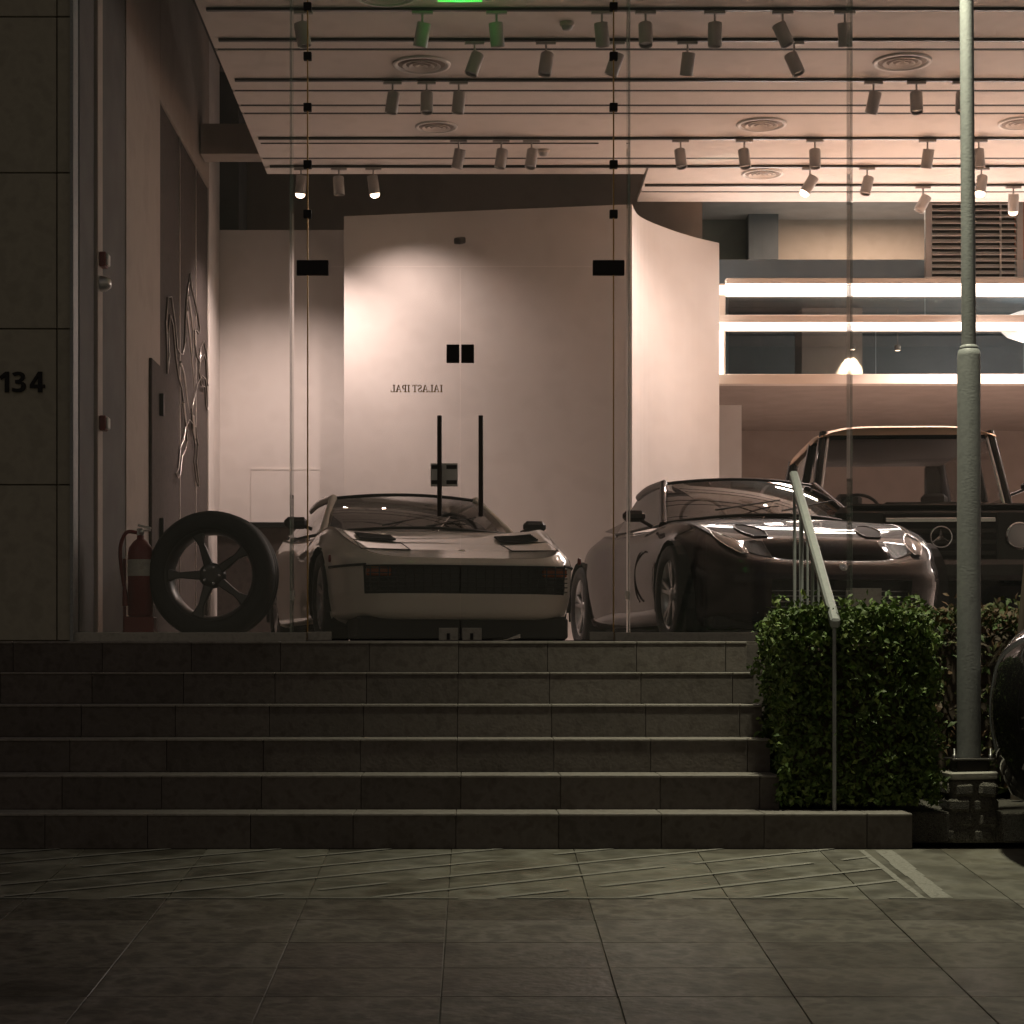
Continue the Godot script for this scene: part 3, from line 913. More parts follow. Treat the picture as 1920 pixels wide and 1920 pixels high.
# ------------------------------------------------------------------ things in the showroom
func car_wheel(parent: Node, c: Vector3, r: float, w: float, side: float, spokes := 5, rimm := "alloy") -> void:
	var o := Node3D.new()
	o.name = "wheel"
	add(o, parent)
	o.position = c
	var rr := r * 0.69
	var st := mb()
	var h := w / 2
	lathe(st, Vector3.ZERO, Vector3.RIGHT, [Vector2(rr, -h * .8), Vector2(rr + 0.02, -h), Vector2(r * .93, -h), Vector2(r * .985, -h * .86), Vector2(r, -h * .5), Vector2(r, h * .5), Vector2(r * .985, h * .86), Vector2(r * .93, h), Vector2(rr + 0.02, h), Vector2(rr, h * .8)], 40)
	obj(st, mats.rubber, "tyre", o)
	st = mb()
	lathe(st, Vector3.ZERO, Vector3.RIGHT, [Vector2(rr, -h * .8), Vector2(rr - 0.025, -h * .6), Vector2(rr - 0.03, h * .6), Vector2(rr, h * .8)], 40)
	for k in spokes:
		var a := TAU * k / spokes
		var dr := Vector3(0, cos(a), sin(a))
		var tn := Vector3(0, -sin(a), cos(a))
		for q in [-1.0, 1.0]:
			var p0: Vector3 = dr * 0.03 + Vector3(side * h * .55, 0, 0)
			var p1: Vector3 = dr * (rr - 0.01) + tn * q * 0.035 + Vector3(side * h * .7, 0, 0)
			var mid := (p0 + p1) / 2
			var dirv := (p1 - p0)
			var bs := Basis.looking_at(dirv.normalized(), Vector3.RIGHT)
			box(st, mid, Vector3(0.035, 0.025, dirv.length()), 0.006, bs)
	lathe(st, Vector3(side * h * .5, 0, 0), Vector3.RIGHT * side, [Vector2(0.055, -0.03), Vector2(0.055, 0.02), Vector2(0.04, 0.03), Vector2(0.0, 0.032)], 16)
	obj(st, mats[rimm], "rim", o)
	st = mb()
	lathe(st, Vector3(side * -0.01, 0, 0), Vector3.RIGHT * side, [Vector2(rr * .8, -0.012), Vector2(rr * .8, 0.0), Vector2(0.0, 0.0)], 24)
	obj(st, mats.dark_steel, "brake_disc", o)

func showroom_things() -> void:
	# big display wheel on its stand
	var t := thing("wheel_exhibit", "huge black five-spoke wheel with tyre on display behind the glass", "wheel", Vector3(-1.75, FLOOR, -13.48), deg_to_rad(-6))
	var R := 0.43
	var c := Vector3(0, 0.445, 0)
	var st := mb()
	lathe(st, c, Vector3.BACK, [Vector2(.303, -.11), Vector2(.316, -.135), Vector2(.38, -.14), Vector2(.41, -.12), Vector2(R, -.08), Vector2(R, -.035), Vector2(R - .008, -.033), Vector2(R - .008, -.025), Vector2(R, -.023), Vector2(R, .023), Vector2(R - .008, .025), Vector2(R - .008, .033), Vector2(R, .035), Vector2(R, .08), Vector2(.41, .12), Vector2(.38, .14), Vector2(.316, .135), Vector2(.303, .11)], 64)
	obj(st, mats.rubber, "tyre", t)
	st = mb()
	lathe(st, c, Vector3.BACK, [Vector2(.305, -.115), Vector2(.288, -.1), Vector2(.274, -.05), Vector2(.274, .06), Vector2(.29, .1), Vector2(.307, .118)], 64)
	lathe(st, c + Vector3(0, 0, .04), Vector3.BACK, [Vector2(0.085, -.05), Vector2(.085, .025), Vector2(.07, .04), Vector2(0.03, .044), Vector2(0.0, .036)], 24)
	var rim := obj(st, mats.alloy_dark, "rim", t)
	for k in 5:
		var a := TAU * k / 5 + 0.62
		var sp := mb()
		var dr := Vector3(cos(a), sin(a), 0)
		var tn := Vector3(-sin(a), cos(a), 0)
		var rws := []
		for i in 7:
			var u := i / 6.0
			var rad := lerpf(0.06, 0.286, u)
			var hw := lerpf(0.032, 0.019, minf(1.0, u * 1.4)) + 0.03 * maxf(0.0, u - 0.72) * 3.0
			var zz := lerpf(0.07, 0.092, u)
			var row := PackedVector3Array()
			for p in [Vector2(-1, -.04), Vector2(-1, -.006), Vector2(-.7, 0), Vector2(.7, 0), Vector2(1, -.006), Vector2(1, -.04), Vector2(-1, -.04)]:
				row.append(c + dr * rad + tn * hw * p.x + Vector3(0, 0, zz + p.y))
			rws.append(row)
		grid(sp, rws, -1)
		obj(sp, mats.alloy_dark, "spoke", rim)
	for k in 5:
		var a := TAU * k / 5 + 0.62 + TAU / 10
		var nb := mb()
		lathe(nb, c + Vector3(cos(a) * .055, sin(a) * .055, .068), Vector3.BACK, [Vector2(.011, 0), Vector2(.011, .014), Vector2(.007, .018), Vector2(0, .018)], 10)
		obj(nb, mats.chrome, "wheel_nut", rim)
	var sd := mb()
	for x in [-0.17, 0.17]: box(sd, Vector3(x, 0.022, 0), Vector3(0.05, 0.044, 0.3), 0.004, Basis(Vector3.BACK, x * 1.3))
	obj(sd, mats.matte_black, "chock", t)
	# fire extinguisher on a floor stand
	var e := thing("fire_extinguisher", "red fire extinguisher with pale label standing beside the display wheel", "fire extinguisher", Vector3(-2.235, FLOOR, -13.45))
	st = mb()
	var y0 := 0.17
	lathe(st, Vector3(0, y0, 0), Vector3.UP, [Vector2(0, 0), Vector2(.075, 0), Vector2(.085, .012), Vector2(.085, .42), Vector2(.078, .46), Vector2(.05, .5), Vector2(.025, .52), Vector2(.025, .545), Vector2(0, .545)], 24)
	obj(st, mats.red, "cylinder", e)
	st = mb()
	lathe(st, Vector3(0, y0, 0), Vector3.UP, [Vector2(.0862, .27), Vector2(.0862, .38)], 24)
	obj(st, mats.sill_stone, "label_band", e)
	st = mb()
	box(st, Vector3(0, y0 + .565, 0), Vector3(.045, .05, .05), .006)
	box(st, Vector3(.03, y0 + .6, .02), Vector3(.09, .016, .022), .004, Basis(Vector3.BACK, -.25))
	box(st, Vector3(.03, y0 + .575, .02), Vector3(.08, .012, .022), .004)
	lathe(st, Vector3(.012, y0 + .565, .03), Vector3.BACK, [Vector2(.02, 0), Vector2(.02, .014), Vector2(0, .014)], 14)
	obj(st, mats.steel, "valve", e)
	st = mb()
	tube(st, smooth_line([Vector3(-.02, y0 + .56, .02), Vector3(-.09, y0 + .56, .03), Vector3(-.13, y0 + .46, .03), Vector3(-.12, y0 + .3, .03), Vector3(-.10, y0 + .18, .03)], 5), .013, -1, 8)
	tube(st, [Vector3(-.10, y0 + .18, .03), Vector3(-.095, y0 + .07, .03)], .016, .024, 10)
	obj(st, mats.red, "hose", e)
	st = mb()
	box(st, Vector3(-.11, .28, -.02), Vector3(.02, .56, .02), .003)
	box(st, Vector3(0, .085, 0), Vector3(.2, .168, .15), .006)
	box(st, Vector3(-.06, .3, -.02), Vector3(.1, .02, .02), .003)
	obj(st, mats.red, "stand", e)
	# alarm devices on the side wall trim
	for a in [[2.49, "red fire alarm call point on the side wall, shoulder height"], [3.60, "red alarm beacon with grey sounder high on the side wall"]]:
		var q := thing("fire_alarm", a[1], "fire alarm", Vector3(-2.545, a[0], -13.67))
		obj(slab_mesh(0.0, 0.045, -0.05, 0.05, -0.05, 0.05, 0.006), mats.red, "box", q)
		obj(slab_mesh(0.0455, 0.062, -0.04, 0.04, -0.04, 0.04, 0.006), mats.paper, "face", q)
		if a[0] > 3.0:
			var s2 := mb()
			lathe(s2, Vector3(0.0, -0.16, 0), Vector3.RIGHT, [Vector2(.055, 0), Vector2(.05, .04), Vector2(.03, .07), Vector2(0, .075)], 18)
			obj(s2, mats.steel, "sounder", q)
	# low dark counter in front of the back wall
	var k := thing("display_counter", "low dark counter standing behind the white car", "counter", Vector3(-2.02, FLOOR, -19.3))
	obj(slab_mesh(-0.42, 0.42, 0.06, 1.17, -0.25, 0.25, 0.006), mats.wood_dark, "carcass", k)
	obj(slab_mesh(-0.44, 0.44, 1.171, 1.22, -0.27, 0.27, 0.006), mats.black, "counter_top", k)
	obj(slab_mesh(-0.4, 0.4, 0.0, 0.06, -0.22, 0.22), mats.black, "plinth", k)
	# camera on the partition
	var cm := thing("security_camera", "small dark security camera fixed to the white partition", "camera", Vector3(-0.142, 4.92, -19.285))
	st = mb()
	tube(st, [Vector3(0, 0, 0.003), Vector3(0, 0, 0.09)], .012)
	obj(st, mats.lamp_grey, "bracket", cm)
	st = mb()
	box(st, Vector3(0, -.01, .13), Vector3(.07, .06, .14), .01, Basis(Vector3.RIGHT, .3) * Basis(Vector3.UP, -.4))
	obj(st, mats.dark_steel, "body", cm)
	# rearing horse emblem in relief on the dark panels
	emblem()
	# scrap of paper inside the threshold
	var pp := thing("paper_scrap", "crumpled white paper lying on the floor inside the doors", "paper", Vector3(0.21, FLOOR + 0.006, -13.22))
	st = mb()
	var rws := []
	for i in 5:
		var row := PackedVector3Array()
		for j in 7:
			row.append(Vector3(-.09 + .03 * j, maxf(0.0, .012 * j - .03) * (0.7 + .3 * sin(i * 2.1)) + .004 * (i % 2), -.04 + .02 * i))
		rws.append(row)
	grid(st, rws, -1)
	obj(st, mats.paper, "sheet", pp)

func emblem() -> void:
	var t := thing("wall_emblem", "rearing horse emblem in pale metal relief on the dark wall panels", "emblem", Vector3(-2.567, 2.5, -16.7))
	# u runs along the wall away from the glass, v up; outline of a rearing horse that faces away from the glass
	var o := [
		[1.30, 1.80], [1.36, 1.88], [1.44, 1.78], [1.62, 1.70], [1.86, 1.60], [1.98, 1.50], [1.94, 1.43], [1.80, 1.44], [1.66, 1.42],
		[1.66, 1.30], [1.80, 1.20], [2.0, 1.18], [2.28, 1.30], [2.42, 1.26], [2.50, 1.08], [2.58, 1.04], [2.52, 1.20], [2.46, 1.34], [2.26, 1.42], [2.04, 1.32],
		[1.94, 1.08], [2.12, 0.98], [2.36, 1.0], [2.42, 0.84], [2.54, 0.80], [2.50, 0.98], [2.40, 1.08], [2.14, 1.08], [1.84, 0.96],
		[1.62, 0.80], [1.46, 0.68], [1.52, 0.50], [1.70, 0.38], [1.62, 0.22], [1.78, 0.06], [1.92, 0.02], [1.90, 0.08], [1.78, 0.22], [1.86, 0.40], [1.70, 0.54],
		[1.30, 0.56], [1.06, 0.46], [0.96, 0.34], [0.74, 0.24], [0.64, 0.06], [0.50, 0.0], [0.62, -0.03], [0.74, 0.02], [0.84, 0.18], [1.04, 0.26], [1.16, 0.36],
		[1.0, 0.62], [0.84, 0.78], [0.66, 0.84], [0.50, 0.98], [0.34, 1.24], [0.16, 1.30], [0.06, 1.12], [0.12, 0.94], [0.02, 0.78], [0.0, 1.0], [-0.06, 1.2], [0.04, 1.42], [0.24, 1.46], [0.44, 1.28], [0.58, 1.08],
		[0.74, 1.06], [0.9, 1.08], [1.02, 1.2], [1.06, 1.38], [1.12, 1.58], [1.22, 1.74],
	]
	var poly := PackedVector2Array()
	for p in o: poly.append(Vector2(p[0], p[1]))
	var st := mb()
	prism(st, poly, 0.0, 0.016, Transform3D(Basis(Vector3(0, 0, -1), Vector3(0, 1, 0), Vector3(1, 0, 0)), Vector3.ZERO))
	obj(st, mats.emblem_metal, "plate", t)
	var ln := []
	for i in o.size() + 1:
		var p: Array = o[i % o.size()]
		ln.append(Vector3(0.016, p[1], -p[0]))
	st = mb()
	tube(st, ln, 0.004, -1, 6)
	obj(st, mats.satin_steel, "rim_edge", t)
	for r in [[[1.1, 1.5], [1.3, 1.3], [1.5, 1.02], [1.6, 0.86]], [[0.7, 0.98], [0.95, 0.9], [1.15, 0.7], [1.3, 0.62]], [[1.2, 1.65], [1.4, 1.5], [1.52, 1.3], [1.48, 1.1]], [[0.9, 0.66], [1.05, 0.52], [1.2, 0.45]], [[1.5, 0.62], [1.62, 0.46], [1.7, 0.44]]]:
		var l2 := []
		for p in r: l2.append(Vector3(0.017, p[1], -p[0]))
		var s3 := mb()
		tube(s3, smooth_line(l2, 5), 0.014, 0.003, 6)
		obj(s3, mats.satin_steel, "relief_line", t)

# ------------------------------------------------------------------ car bodies: a stack of belts that run round the car, closed by a bonnet and deck
func belt_loop(b: Dictionary, S: Dictionary) -> PackedVector3Array:
	var out := PackedVector3Array()
	var hl: float = (b.zf - b.zr) / 2
	var zc: float = (b.zf + b.zr) / 2
	var nf: float = S.nf
	var nr: float = S.nr
	var f1 := pow(0.5, 1.0 / nf)
	var f0 := pow(0.5, 1.0 / nr)
	var R := func(f: float) -> float:
		var n := nf if f > 0 else nr
		return pow(maxf(0.0, 1.0 - pow(absf(f), n)), 1.0 / n)
	var side: int = S.side
	var fn: int = S.front
	for i in side + 1:
		var f := lerpf(-f0, f1, float(i) / side)
		var z := zc + hl * f
		out.append(Vector3(table(b.w, z) * R.call(f), table(b.y, z), z))
	for j in range(1, fn):
		var g := lerpf(f1, -f1, float(j) / fn)
		var z := zc + hl * pow(1.0 - pow(absf(g), nf), 1.0 / nf)
		out.append(Vector3(table(b.w, z) * g, table(b.y, z), z))
	for i in side + 1:
		var p := out[side - i]
		out.append(Vector3(-p.x, p.y, p.z))
	for j in range(1, fn):
		var g := lerpf(-f0, f0, float(j) / fn)
		var z := zc - hl * pow(1.0 - pow(absf(g), nr), 1.0 / nr)
		out.append(Vector3(table(b.w, z) * g, table(b.y, z), z))
	out.append(out[0])
	return out

func car_rows(S: Dictionary) -> Array:
	var loops := []
	for b in S.belts: loops.append(belt_loop(b, S))
	var rows := []
	for k in loops.size() - 1:
		var n: int = S.vs[k]
		for s in n:
			var t := float(s) / n
			var row := PackedVector3Array()
			for j in loops[0].size():
				var p1: Vector3 = loops[k][j]
				var p2: Vector3 = loops[k + 1][j]
				var p0: Vector3 = loops[maxi(k - 1, 0)][j]
				var p3: Vector3 = loops[mini(k + 2, loops.size() - 1)][j]
				var h := (p2 - p1).length()
				var m1 := (p2 - p0) / maxf(0.001, (p2 - p1).length() + (p1 - p0).length()) * h
				var m2 := (p3 - p1) / maxf(0.001, (p3 - p2).length() + (p2 - p1).length()) * h
				row.append((2 * t ** 3 - 3 * t ** 2 + 1) * p1 + (t ** 3 - 2 * t ** 2 + t) * m1 + (-2 * t ** 3 + 3 * t ** 2) * p2 + (t ** 3 - t ** 2) * m2)
			rows.append(row)
	rows.append(loops[-1])
	return rows

func in_arch(S: Dictionary, p: Vector3) -> bool:
	for a in S.arches:
		if Vector2(p.z - a[0], p.y - a[1]).length() < a[2] - 0.001: return true
	return false

func top_y(S: Dictionary, x: float, z: float) -> float:
	var b: Dictionary = S.belts[-1]
	var w := table(b.w, z)
	return table(b.y, z) + S.crown.call(clampf(x / w, -1, 1), z)

# the painted shell; front quads inside an opening [row from, row to, share of the front from, to] are left out
func car_shell(S: Dictionary) -> SurfaceTool:
	var st := mb()
	var rows := car_rows(S)
	var side: int = S.side
	var fn: int = S.front
	var f_end := side + fn
	for i in rows.size() - 1:
		for j in rows[0].size() - 1:
			var q := [rows[i][j], rows[i + 1][j], rows[i + 1][j + 1], rows[i][j + 1]]
			if j >= side and j < f_end:
				var cut := false
				for o in S.openings:
					if i >= o[0] and i < o[1] and j - side >= o[2] * fn - 0.01 and j + 1 - side <= o[3] * fn + 0.01: cut = true
				if cut: continue
			else:
				var ins := 0
				for p in q: ins += int(in_arch(S, p))
				if ins == 4: continue
				if ins > 0:
					for k in 4:
						for a in S.arches:
							var v := Vector2(q[k].z - a[0], q[k].y - a[1])
							if v.length() < a[2]:
								v = v.normalized() * a[2]
								q[k] = Vector3(q[k].x, a[1] + v.y, a[0] + v.x)
			quad(st, q[0], q[1], q[2], q[3], 0)
	# bonnet, deck
	var top: PackedVector3Array = rows[-1]
	var tr := []
	for i in side + 1:
		var r: Vector3 = top[i]
		var row := PackedVector3Array()
		for j in fn + 1:
			var u := 1.0 - 2.0 * j / fn
			var x := r.x * u
			row.append(Vector3(x, r.y + S.crown.call(u, r.z), r.z))
		tr.append(row)
	var rear := PackedVector3Array()
	var fr := PackedVector3Array()
	var base := 2 * side + 1 + fn
	for j in fn + 1:
		rear.append(top[base + fn - j] if base + fn - j < top.size() else top[0])
		fr.append(top[side + j])
	tr.push_front(rear)
	tr.append(fr)
	var H: Array = S.hole
	grid(st, tr, 0, func(p: Vector3) -> bool: return p.z > H[0] and p.z < H[1] and absf(p.x) < H[2])
	return st

# a recessed opening in the front: walls back by depth and a back panel; returns the back panel's rows
func front_recess(S: Dictionary, o: Array, depth: float, st_wall: SurfaceTool, st_back: SurfaceTool) -> Array:
	var rows := car_rows(S)
	var side: int = S.side
	var fn: int = S.front
	var j0: int = side + int(round(o[2] * fn))
	var j1: int = side + int(round(o[3] * fn))
	var off := Vector3(0, 0, -depth)
	var back := []
	for i in range(o[0], o[1] + 1):
		var row := PackedVector3Array()
		for j in range(j0, j1 + 1): row.append(rows[i][j] + off)
		back.append(row)
	grid(st_back, back, 0)
	for j in range(j0, j1):
		for i in [o[0], o[1]]:
			quad(st_wall, rows[i][j], rows[i][j + 1], rows[i][j + 1] + off, rows[i][j] + off)
	for i in range(o[0], o[1]):
		for j in [j0, j1]:
			quad(st_wall, rows[i][j], rows[i + 1][j], rows[i + 1][j] + off, rows[i][j] + off)
	return back

func arch_wells(S: Dictionary, parent: Node, inner := 0.38) -> void:
	for a in S.arches:
		for s in [-1.0, 1.0]:
			var st := mb()
			var rows := []
			var w: float = table(S.belts[2].w, a[0])
			for k in 15:
				var an := lerpf(-0.25, PI + 0.25, k / 14.0)
				var row := PackedVector3Array()
				for x in [w * 0.985, w - inner]:
					row.append(Vector3(s * x, a[1] + sin(an) * (a[2] + 0.004), a[0] + cos(an) * (a[2] + 0.004)))
				row.append(Vector3(s * (w - inner), a[1], a[0]))
				rows.append(row)
			grid(st, rows, -1)
			obj(st, mats.matte_black, "wheel_well", parent)

# a sheet between two curves, bowed by bulge along its normal
func sheet(a: Array, b: Array, n := 6, bulge := 0.0) -> Array:
	var rows := []
	for i in n + 1:
		var t := float(i) / n
		var row := PackedVector3Array()
		for j in a.size():
			var p: Vector3 = a[j].lerp(b[j], t)
			if bulge != 0.0:
				var e: Vector3 = (b[j] - a[j])
				var s: Vector3 = a[mini(j + 1, a.size() - 1)] - a[maxi(j - 1, 0)]
				p += e.cross(s).normalized() * bulge * 4 * t * (1 - t)
			row.append(p)
		rows.append(row)
	return rows

func bow(wd: float, y: float, z: float, dz: float, dy: float, n := 12) -> Array:
	var out := []
	for i in n + 1:
		var u := -1.0 + 2.0 * i / n
		out.append(Vector3(wd * u, y - dy * u * u, z - dz * u * u))
	return out

func seat(parent: Node, c: Vector3, m: Material) -> void:
	var st := mb()
	box(st, c + Vector3(0, 0.08, 0.12), Vector3(0.46, 0.18, 0.5), 0.06)
	box(st, c + Vector3(0, 0.34, -0.2), Vector3(0.44, 0.52, 0.14), 0.06, Basis(Vector3.RIGHT, -0.35))
	box(st, c + Vector3(0, 0.63, -0.31), Vector3(0.24, 0.17, 0.09), 0.04, Basis(Vector3.RIGHT, -0.25))
	obj(st, m, "seat", parent)

func mirror(parent: Node, c: Vector3, foot: Vector3, m: Material) -> void:
	var st := mb()
	box(st, c, Vector3(0.17, 0.085, 0.07), 0.028)
	tube(st, [foot, c], 0.014)
	var o := obj(st, m, "door_mirror", parent)
	obj(slab_mesh(c.x - 0.07, c.x + 0.07, c.y - 0.03, c.y + 0.03, -c.z + 0.036, -c.z + 0.039), mats.chrome, "mirror_glass", o)

# greenhouse made of sheets: G holds the corner measures
func greenhouse(G: Dictionary, parent: Node, body: Material) -> void:
	var wb := bow(G.wb, G.yb, G.zb, G.bowb, G.dropb)
	var wt := bow(G.wt, G.yt, G.zt, G.bowt, G.dropt)
	var rt := bow(G.wr, G.yr, G.zr, 0.02, G.dropt)
	var rb := bow(G.wrb, G.yrb, G.zrb, -0.06, 0.02)
	var st := mb()
	grid(st, sheet(wb, wt, 6, -0.02))
	obj(st, mats.car_glass, "windscreen", parent)
	st = mb()
	grid(st, sheet(wt, rt, 8, -0.015))
	var roof := obj(st, body, "roof", parent)
	st = mb()
	grid(st, sheet(rt, rb, 6, -0.02))
	obj(st, mats.dim_cabin_glass, "rear_window", parent)
	for s in [0, wb.size() - 1]:
		var sg := 1.0 if s > 0 else -1.0
		# side glass between screen pillar and rear pillar, over the door line
		var a0: Vector3 = wb[s]
		var a1: Vector3 = wt[s]
		var c1: Vector3 = rt[s]
		var c0 := Vector3(sg * G.wq, G.yq, G.zq)
		var lo := []
		var hi := []
		for i in 9:
			var t := i / 8.0
			lo.append(a0.lerp(c0, t) + Vector3(sg * 0.02 * sin(PI * t), 0, 0))
			hi.append(a1.lerp(c1, t) + Vector3(sg * 0.015 * sin(PI * t), 0.012 * sin(PI * t), 0))
		st = mb()
		grid(st, sheet(lo, hi, 4))
		obj(st, mats.dim_cabin_glass, "side_window", parent)
		# pillars and rails
		st = mb()
		tube(st, [a0 + Vector3(0, -0.02, 0.02), a1], 0.036, 0.032, 8)
		tube(st, smooth_line([a1, (a1 + c1) / 2 + Vector3(sg * 0.015, 0.012, 0), c1], 4), 0.032, -1, 8)
		obj(st, body if not G.has("pillar") else mats[G.pillar], "screen_pillar", roof)
		st = mb()
		tube(st, [a0.lerp(c0, 0.0) + Vector3(0, -0.012, 0), c0], 0.012, -1, 6)
		obj(st, mats.black, "window_seal", roof)
		# rear quarter sheet
		st = mb()
		var r0: Vector3 = rb[s]
		grid(st, sheet([c0, c0.lerp(c1, 0.5), c1], [Vector3(sg * G.wq * 0.97, r0.y - 0.02, r0.z - 0.05), (r0 + c1 * 0.6 + c0 * 0.4) / 2.0, r0 * 0.25 + c1 * 0.75], 5))
		grid(st, sheet([c1, c0.lerp(c1, 0.5), c0], [r0.lerp(c1, 0.66), r0.lerp(c1, 0.3), r0], 5))
		obj(st, body if not G.has("quarter") else mats[G.quarter], "rear_quarter", roof)
	st = mb()
	tube(st, wb, 0.012, -1, 6)
	tube(st, wt, 0.013, -1, 6)
	obj(st, mats.black, "screen_seal", roof)

# ------------------------------------------------------------------ white wedge sports car
func white_car() -> void:
	var t := thing("white_sports_car", "white wedge-shaped classic sports car facing the glass doors", "car", Vector3(-0.53, FLOOR, -15.80), deg_to_rad(13))
	t.scale = Vector3.ONE * 1.06
	var S := {
		"nf": 5.2, "nr": 5.0, "side": 96, "front": 24,
		"vs": [2, 5, 1, 6, 1, 3, 6],
		"belts": [
			{"y": [[-2.1, .16], [2.1, .15]], "w": [[-2, .72], [0, .76], [2, .70]], "zf": 1.98, "zr": -2.02},
			{"y": [[-2.1, .19], [2.1, .175]], "w": [[-2, .80], [-1.2, .84], [0, .80], [1.1, .83], [2, .78]], "zf": 2.055, "zr": -2.07},
			{"y": [[-2.1, .33], [2.1, .305]], "w": [[-2, .83], [-1.2, .865], [0, .83], [1.1, .855], [2.1, .815]], "zf": 2.10, "zr": -2.10},
			{"y": [[-2.1, .335], [2.1, .312]], "w": [[-2, .83], [-1.2, .866], [0, .831], [1.1, .856], [2.1, .817]], "zf": 2.10, "zr": -2.10},
			{"y": [[-2.1, .54], [0, .52], [2.1, .495]], "w": [[-2, .835], [-1.2, .875], [0, .85], [1.1, .862], [2.1, .83]], "zf": 2.105, "zr": -2.10},
			{"y": [[-2.1, .55], [0, .53], [2.1, .503]], "w": [[-2, .835], [-1.2, .875], [0, .85], [1.1, .862], [2.1, .83]], "zf": 2.105, "zr": -2.10},
			{"y": [[-2.1, .7], [-1.2, .72], [0, .66], [1.1, .65], [1.7, .565], [2.1, .517]], "w": [[-2, .81], [-1.2, .85], [0, .82], [1.1, .84], [2.1, .82]], "zf": 2.09, "zr": -2.08},
			{"y": [[-2.1, .82], [-1.3, .86], [-.6, .80], [.2, .77], [.7, .80], [1.1, .80], [1.5, .70], [1.8, .617], [2.1, .53]], "w": [[-2, .74], [-1.2, .77], [0, .75], [1.1, .74], [1.7, .74], [2.1, .79]], "zf": 2.06, "zr": -2.04},
		],
		"arches": [[1.13, .30, .355], [-1.20, .30, .36]],
		"openings": [[8, 14, 1.0 / 24, 23.0 / 24]],
		"hole": [-0.85, 0.52, 0.64],
		"crown": func(u: float, z: float) -> float:
			var k := table([[-2.1, 0.0], [-1.6, -0.04], [-.8, 0.0], [.2, .05], [.7, -.01], [1.1, -.075], [1.5, -.05], [1.85, -.01], [2.02, 0.0]], z)
			return k * (1.0 - pow(absf(u), 3.0)) + 0.02 * (1.0 - u * u) * clampf((2.05 - z) * 2.0, 0, 1),
	}
	obj(car_shell(S), mats.paint_white, "body", t)
	var wl := mb()
	var bk := mb()
	front_recess(S, S.openings[0], 0.07, wl, bk)
	var gr := obj(bk, mats.black, "grille", t)
	obj(wl, mats.matte_black, "grille_surround", gr)
	for i in 6:
		obj(slab_mesh(-0.66, 0.66, .326 + .029 * i, .332 + .029 * i, -2.045, -2.02, 0.001), mats.matte_black, "grille_bar", gr)
	for i in 23:
		var x := -0.638 + 0.058 * i
		obj(slab_mesh(x - .003, x + .003, .32, .492, -2.044, -2.022, 0.001), mats.matte_black, "grille_bar", gr)
	for s in [-1.0, 1.0]:
		obj(slab_mesh(s * .58 - .08, s * .58 + .08, .425, .482, -2.035, -1.985, 0.008), mats.amber, "indicator", t)
		# louvred black vents on the wing tops
		var vn := mb()
		var rows := []
		for i in 9:
			var row := PackedVector3Array()
			for j in 7:
				var x: float = s * (0.36 + 0.042 * j)
				var z := 1.46 - 0.03 * i + 0.03 * j / 6.0
				row.append(Vector3(x, top_y(S, x, z) + 0.008, z))
			rows.append(row)
		grid(vn, rows)
		var vent := obj(vn, mats.matte_black, "wing_vent", t)
		for i in 5:
			var ba := mb()
			var pts := []
			for j in 7:
				var x: float = s * (0.36 + 0.042 * j)
				var z := 1.44 - 0.045 * i + 0.03 * j / 6.0
				pts.append(Vector3(x, top_y(S, x, z) + 0.016, z))
			tube(ba, pts, 0.006, -1, 5)
			obj(ba, mats.black, "louvre", vent)
		# pop-up lamp lid seams
		var lid := mb()
		var lp := []
		for c in [[.34, 1.52], [.34, 1.84], [.66, 1.82], [.66, 1.52], [.34, 1.52]]:
			lp.append(Vector3(s * c[0], top_y(S, s * c[0], c[1]) + 0.002, c[1]))
		tube(lid, lp, 0.004, -1, 4)
		obj(lid, mats.matte_black, "lamp_lid_seam", t)
		for p in [[1.13, .30], [-1.20, .305]]:
			car_wheel(t, Vector3(s * .735, .31, p[0]), 0.31, 0.2, s)
		mirror(t, Vector3(s * .88, .875, .36), Vector3(s * .77, .83, .40), mats.black)
		seat(t, Vector3(s * .33, .18, -.35), mats.leather)
		# side marker and rub strip
		var mk := mb()
		lathe(mk, Vector3(s * .838, .50 + .05, 1.68), Vector3.RIGHT * s, [Vector2(.026, 0), Vector2(.024, .012), Vector2(0, .014)], 14)
		obj(mk, mats.red, "side_marker", t)
		var rs := mb()
		var pts := []
		for i in 8:
			var z := 1.52 + 0.065 * i
			var b: Dictionary = S.belts[4]
			var hl: float = (b.zf - b.zr) / 2
			var f: float = (z - (b.zf + b.zr) / 2) / hl
			pts.append(Vector3(s * (table(b.w, z) * pow(1 - pow(f, 5.2), 1 / 5.2) + .003), .50, z))
		tube(rs, pts, 0.009, -1, 6)
		obj(rs, mats.matte_black, "rub_strip", t)
		# tail lamps
		obj(slab_mesh(s * .5 - .2, s * .5 + .2, .56, .68, 2.06, 2.12, .01), mats.red, "tail_lamp", t)
	arch_wells(S, t)
	greenhouse({"wb": .70, "yb": .835, "zb": .64, "bowb": .22, "dropb": .03, "wt": .54, "yt": 1.125, "zt": -.02, "bowt": .06, "dropt": .03, "wr": .56, "yr": 1.10, "zr": -.95, "wrb": .46, "yrb": .93, "zrb": -1.25, "wq": .74, "yq": .84, "zq": -.85, "quarter": "paint_black", "pillar": "paint_white"}, t, mats.paint_white)
	# long rear buttresses that run down to the tail
	for s in [-1.0, 1.0]:
		var st := mb()
		grid(st, sheet([Vector3(s * .55, 1.075, -.93), Vector3(s * .64, .97, -.9), Vector3(s * .74, .84, -.86)], [Vector3(s * .66, .90, -1.85), Vector3(s * .70, .87, -1.85), Vector3(s * .73, .85, -1.85)], 8, 0.0))
		obj(st, mats.paint_black, "rear_buttress", t)
	var tub := mb()
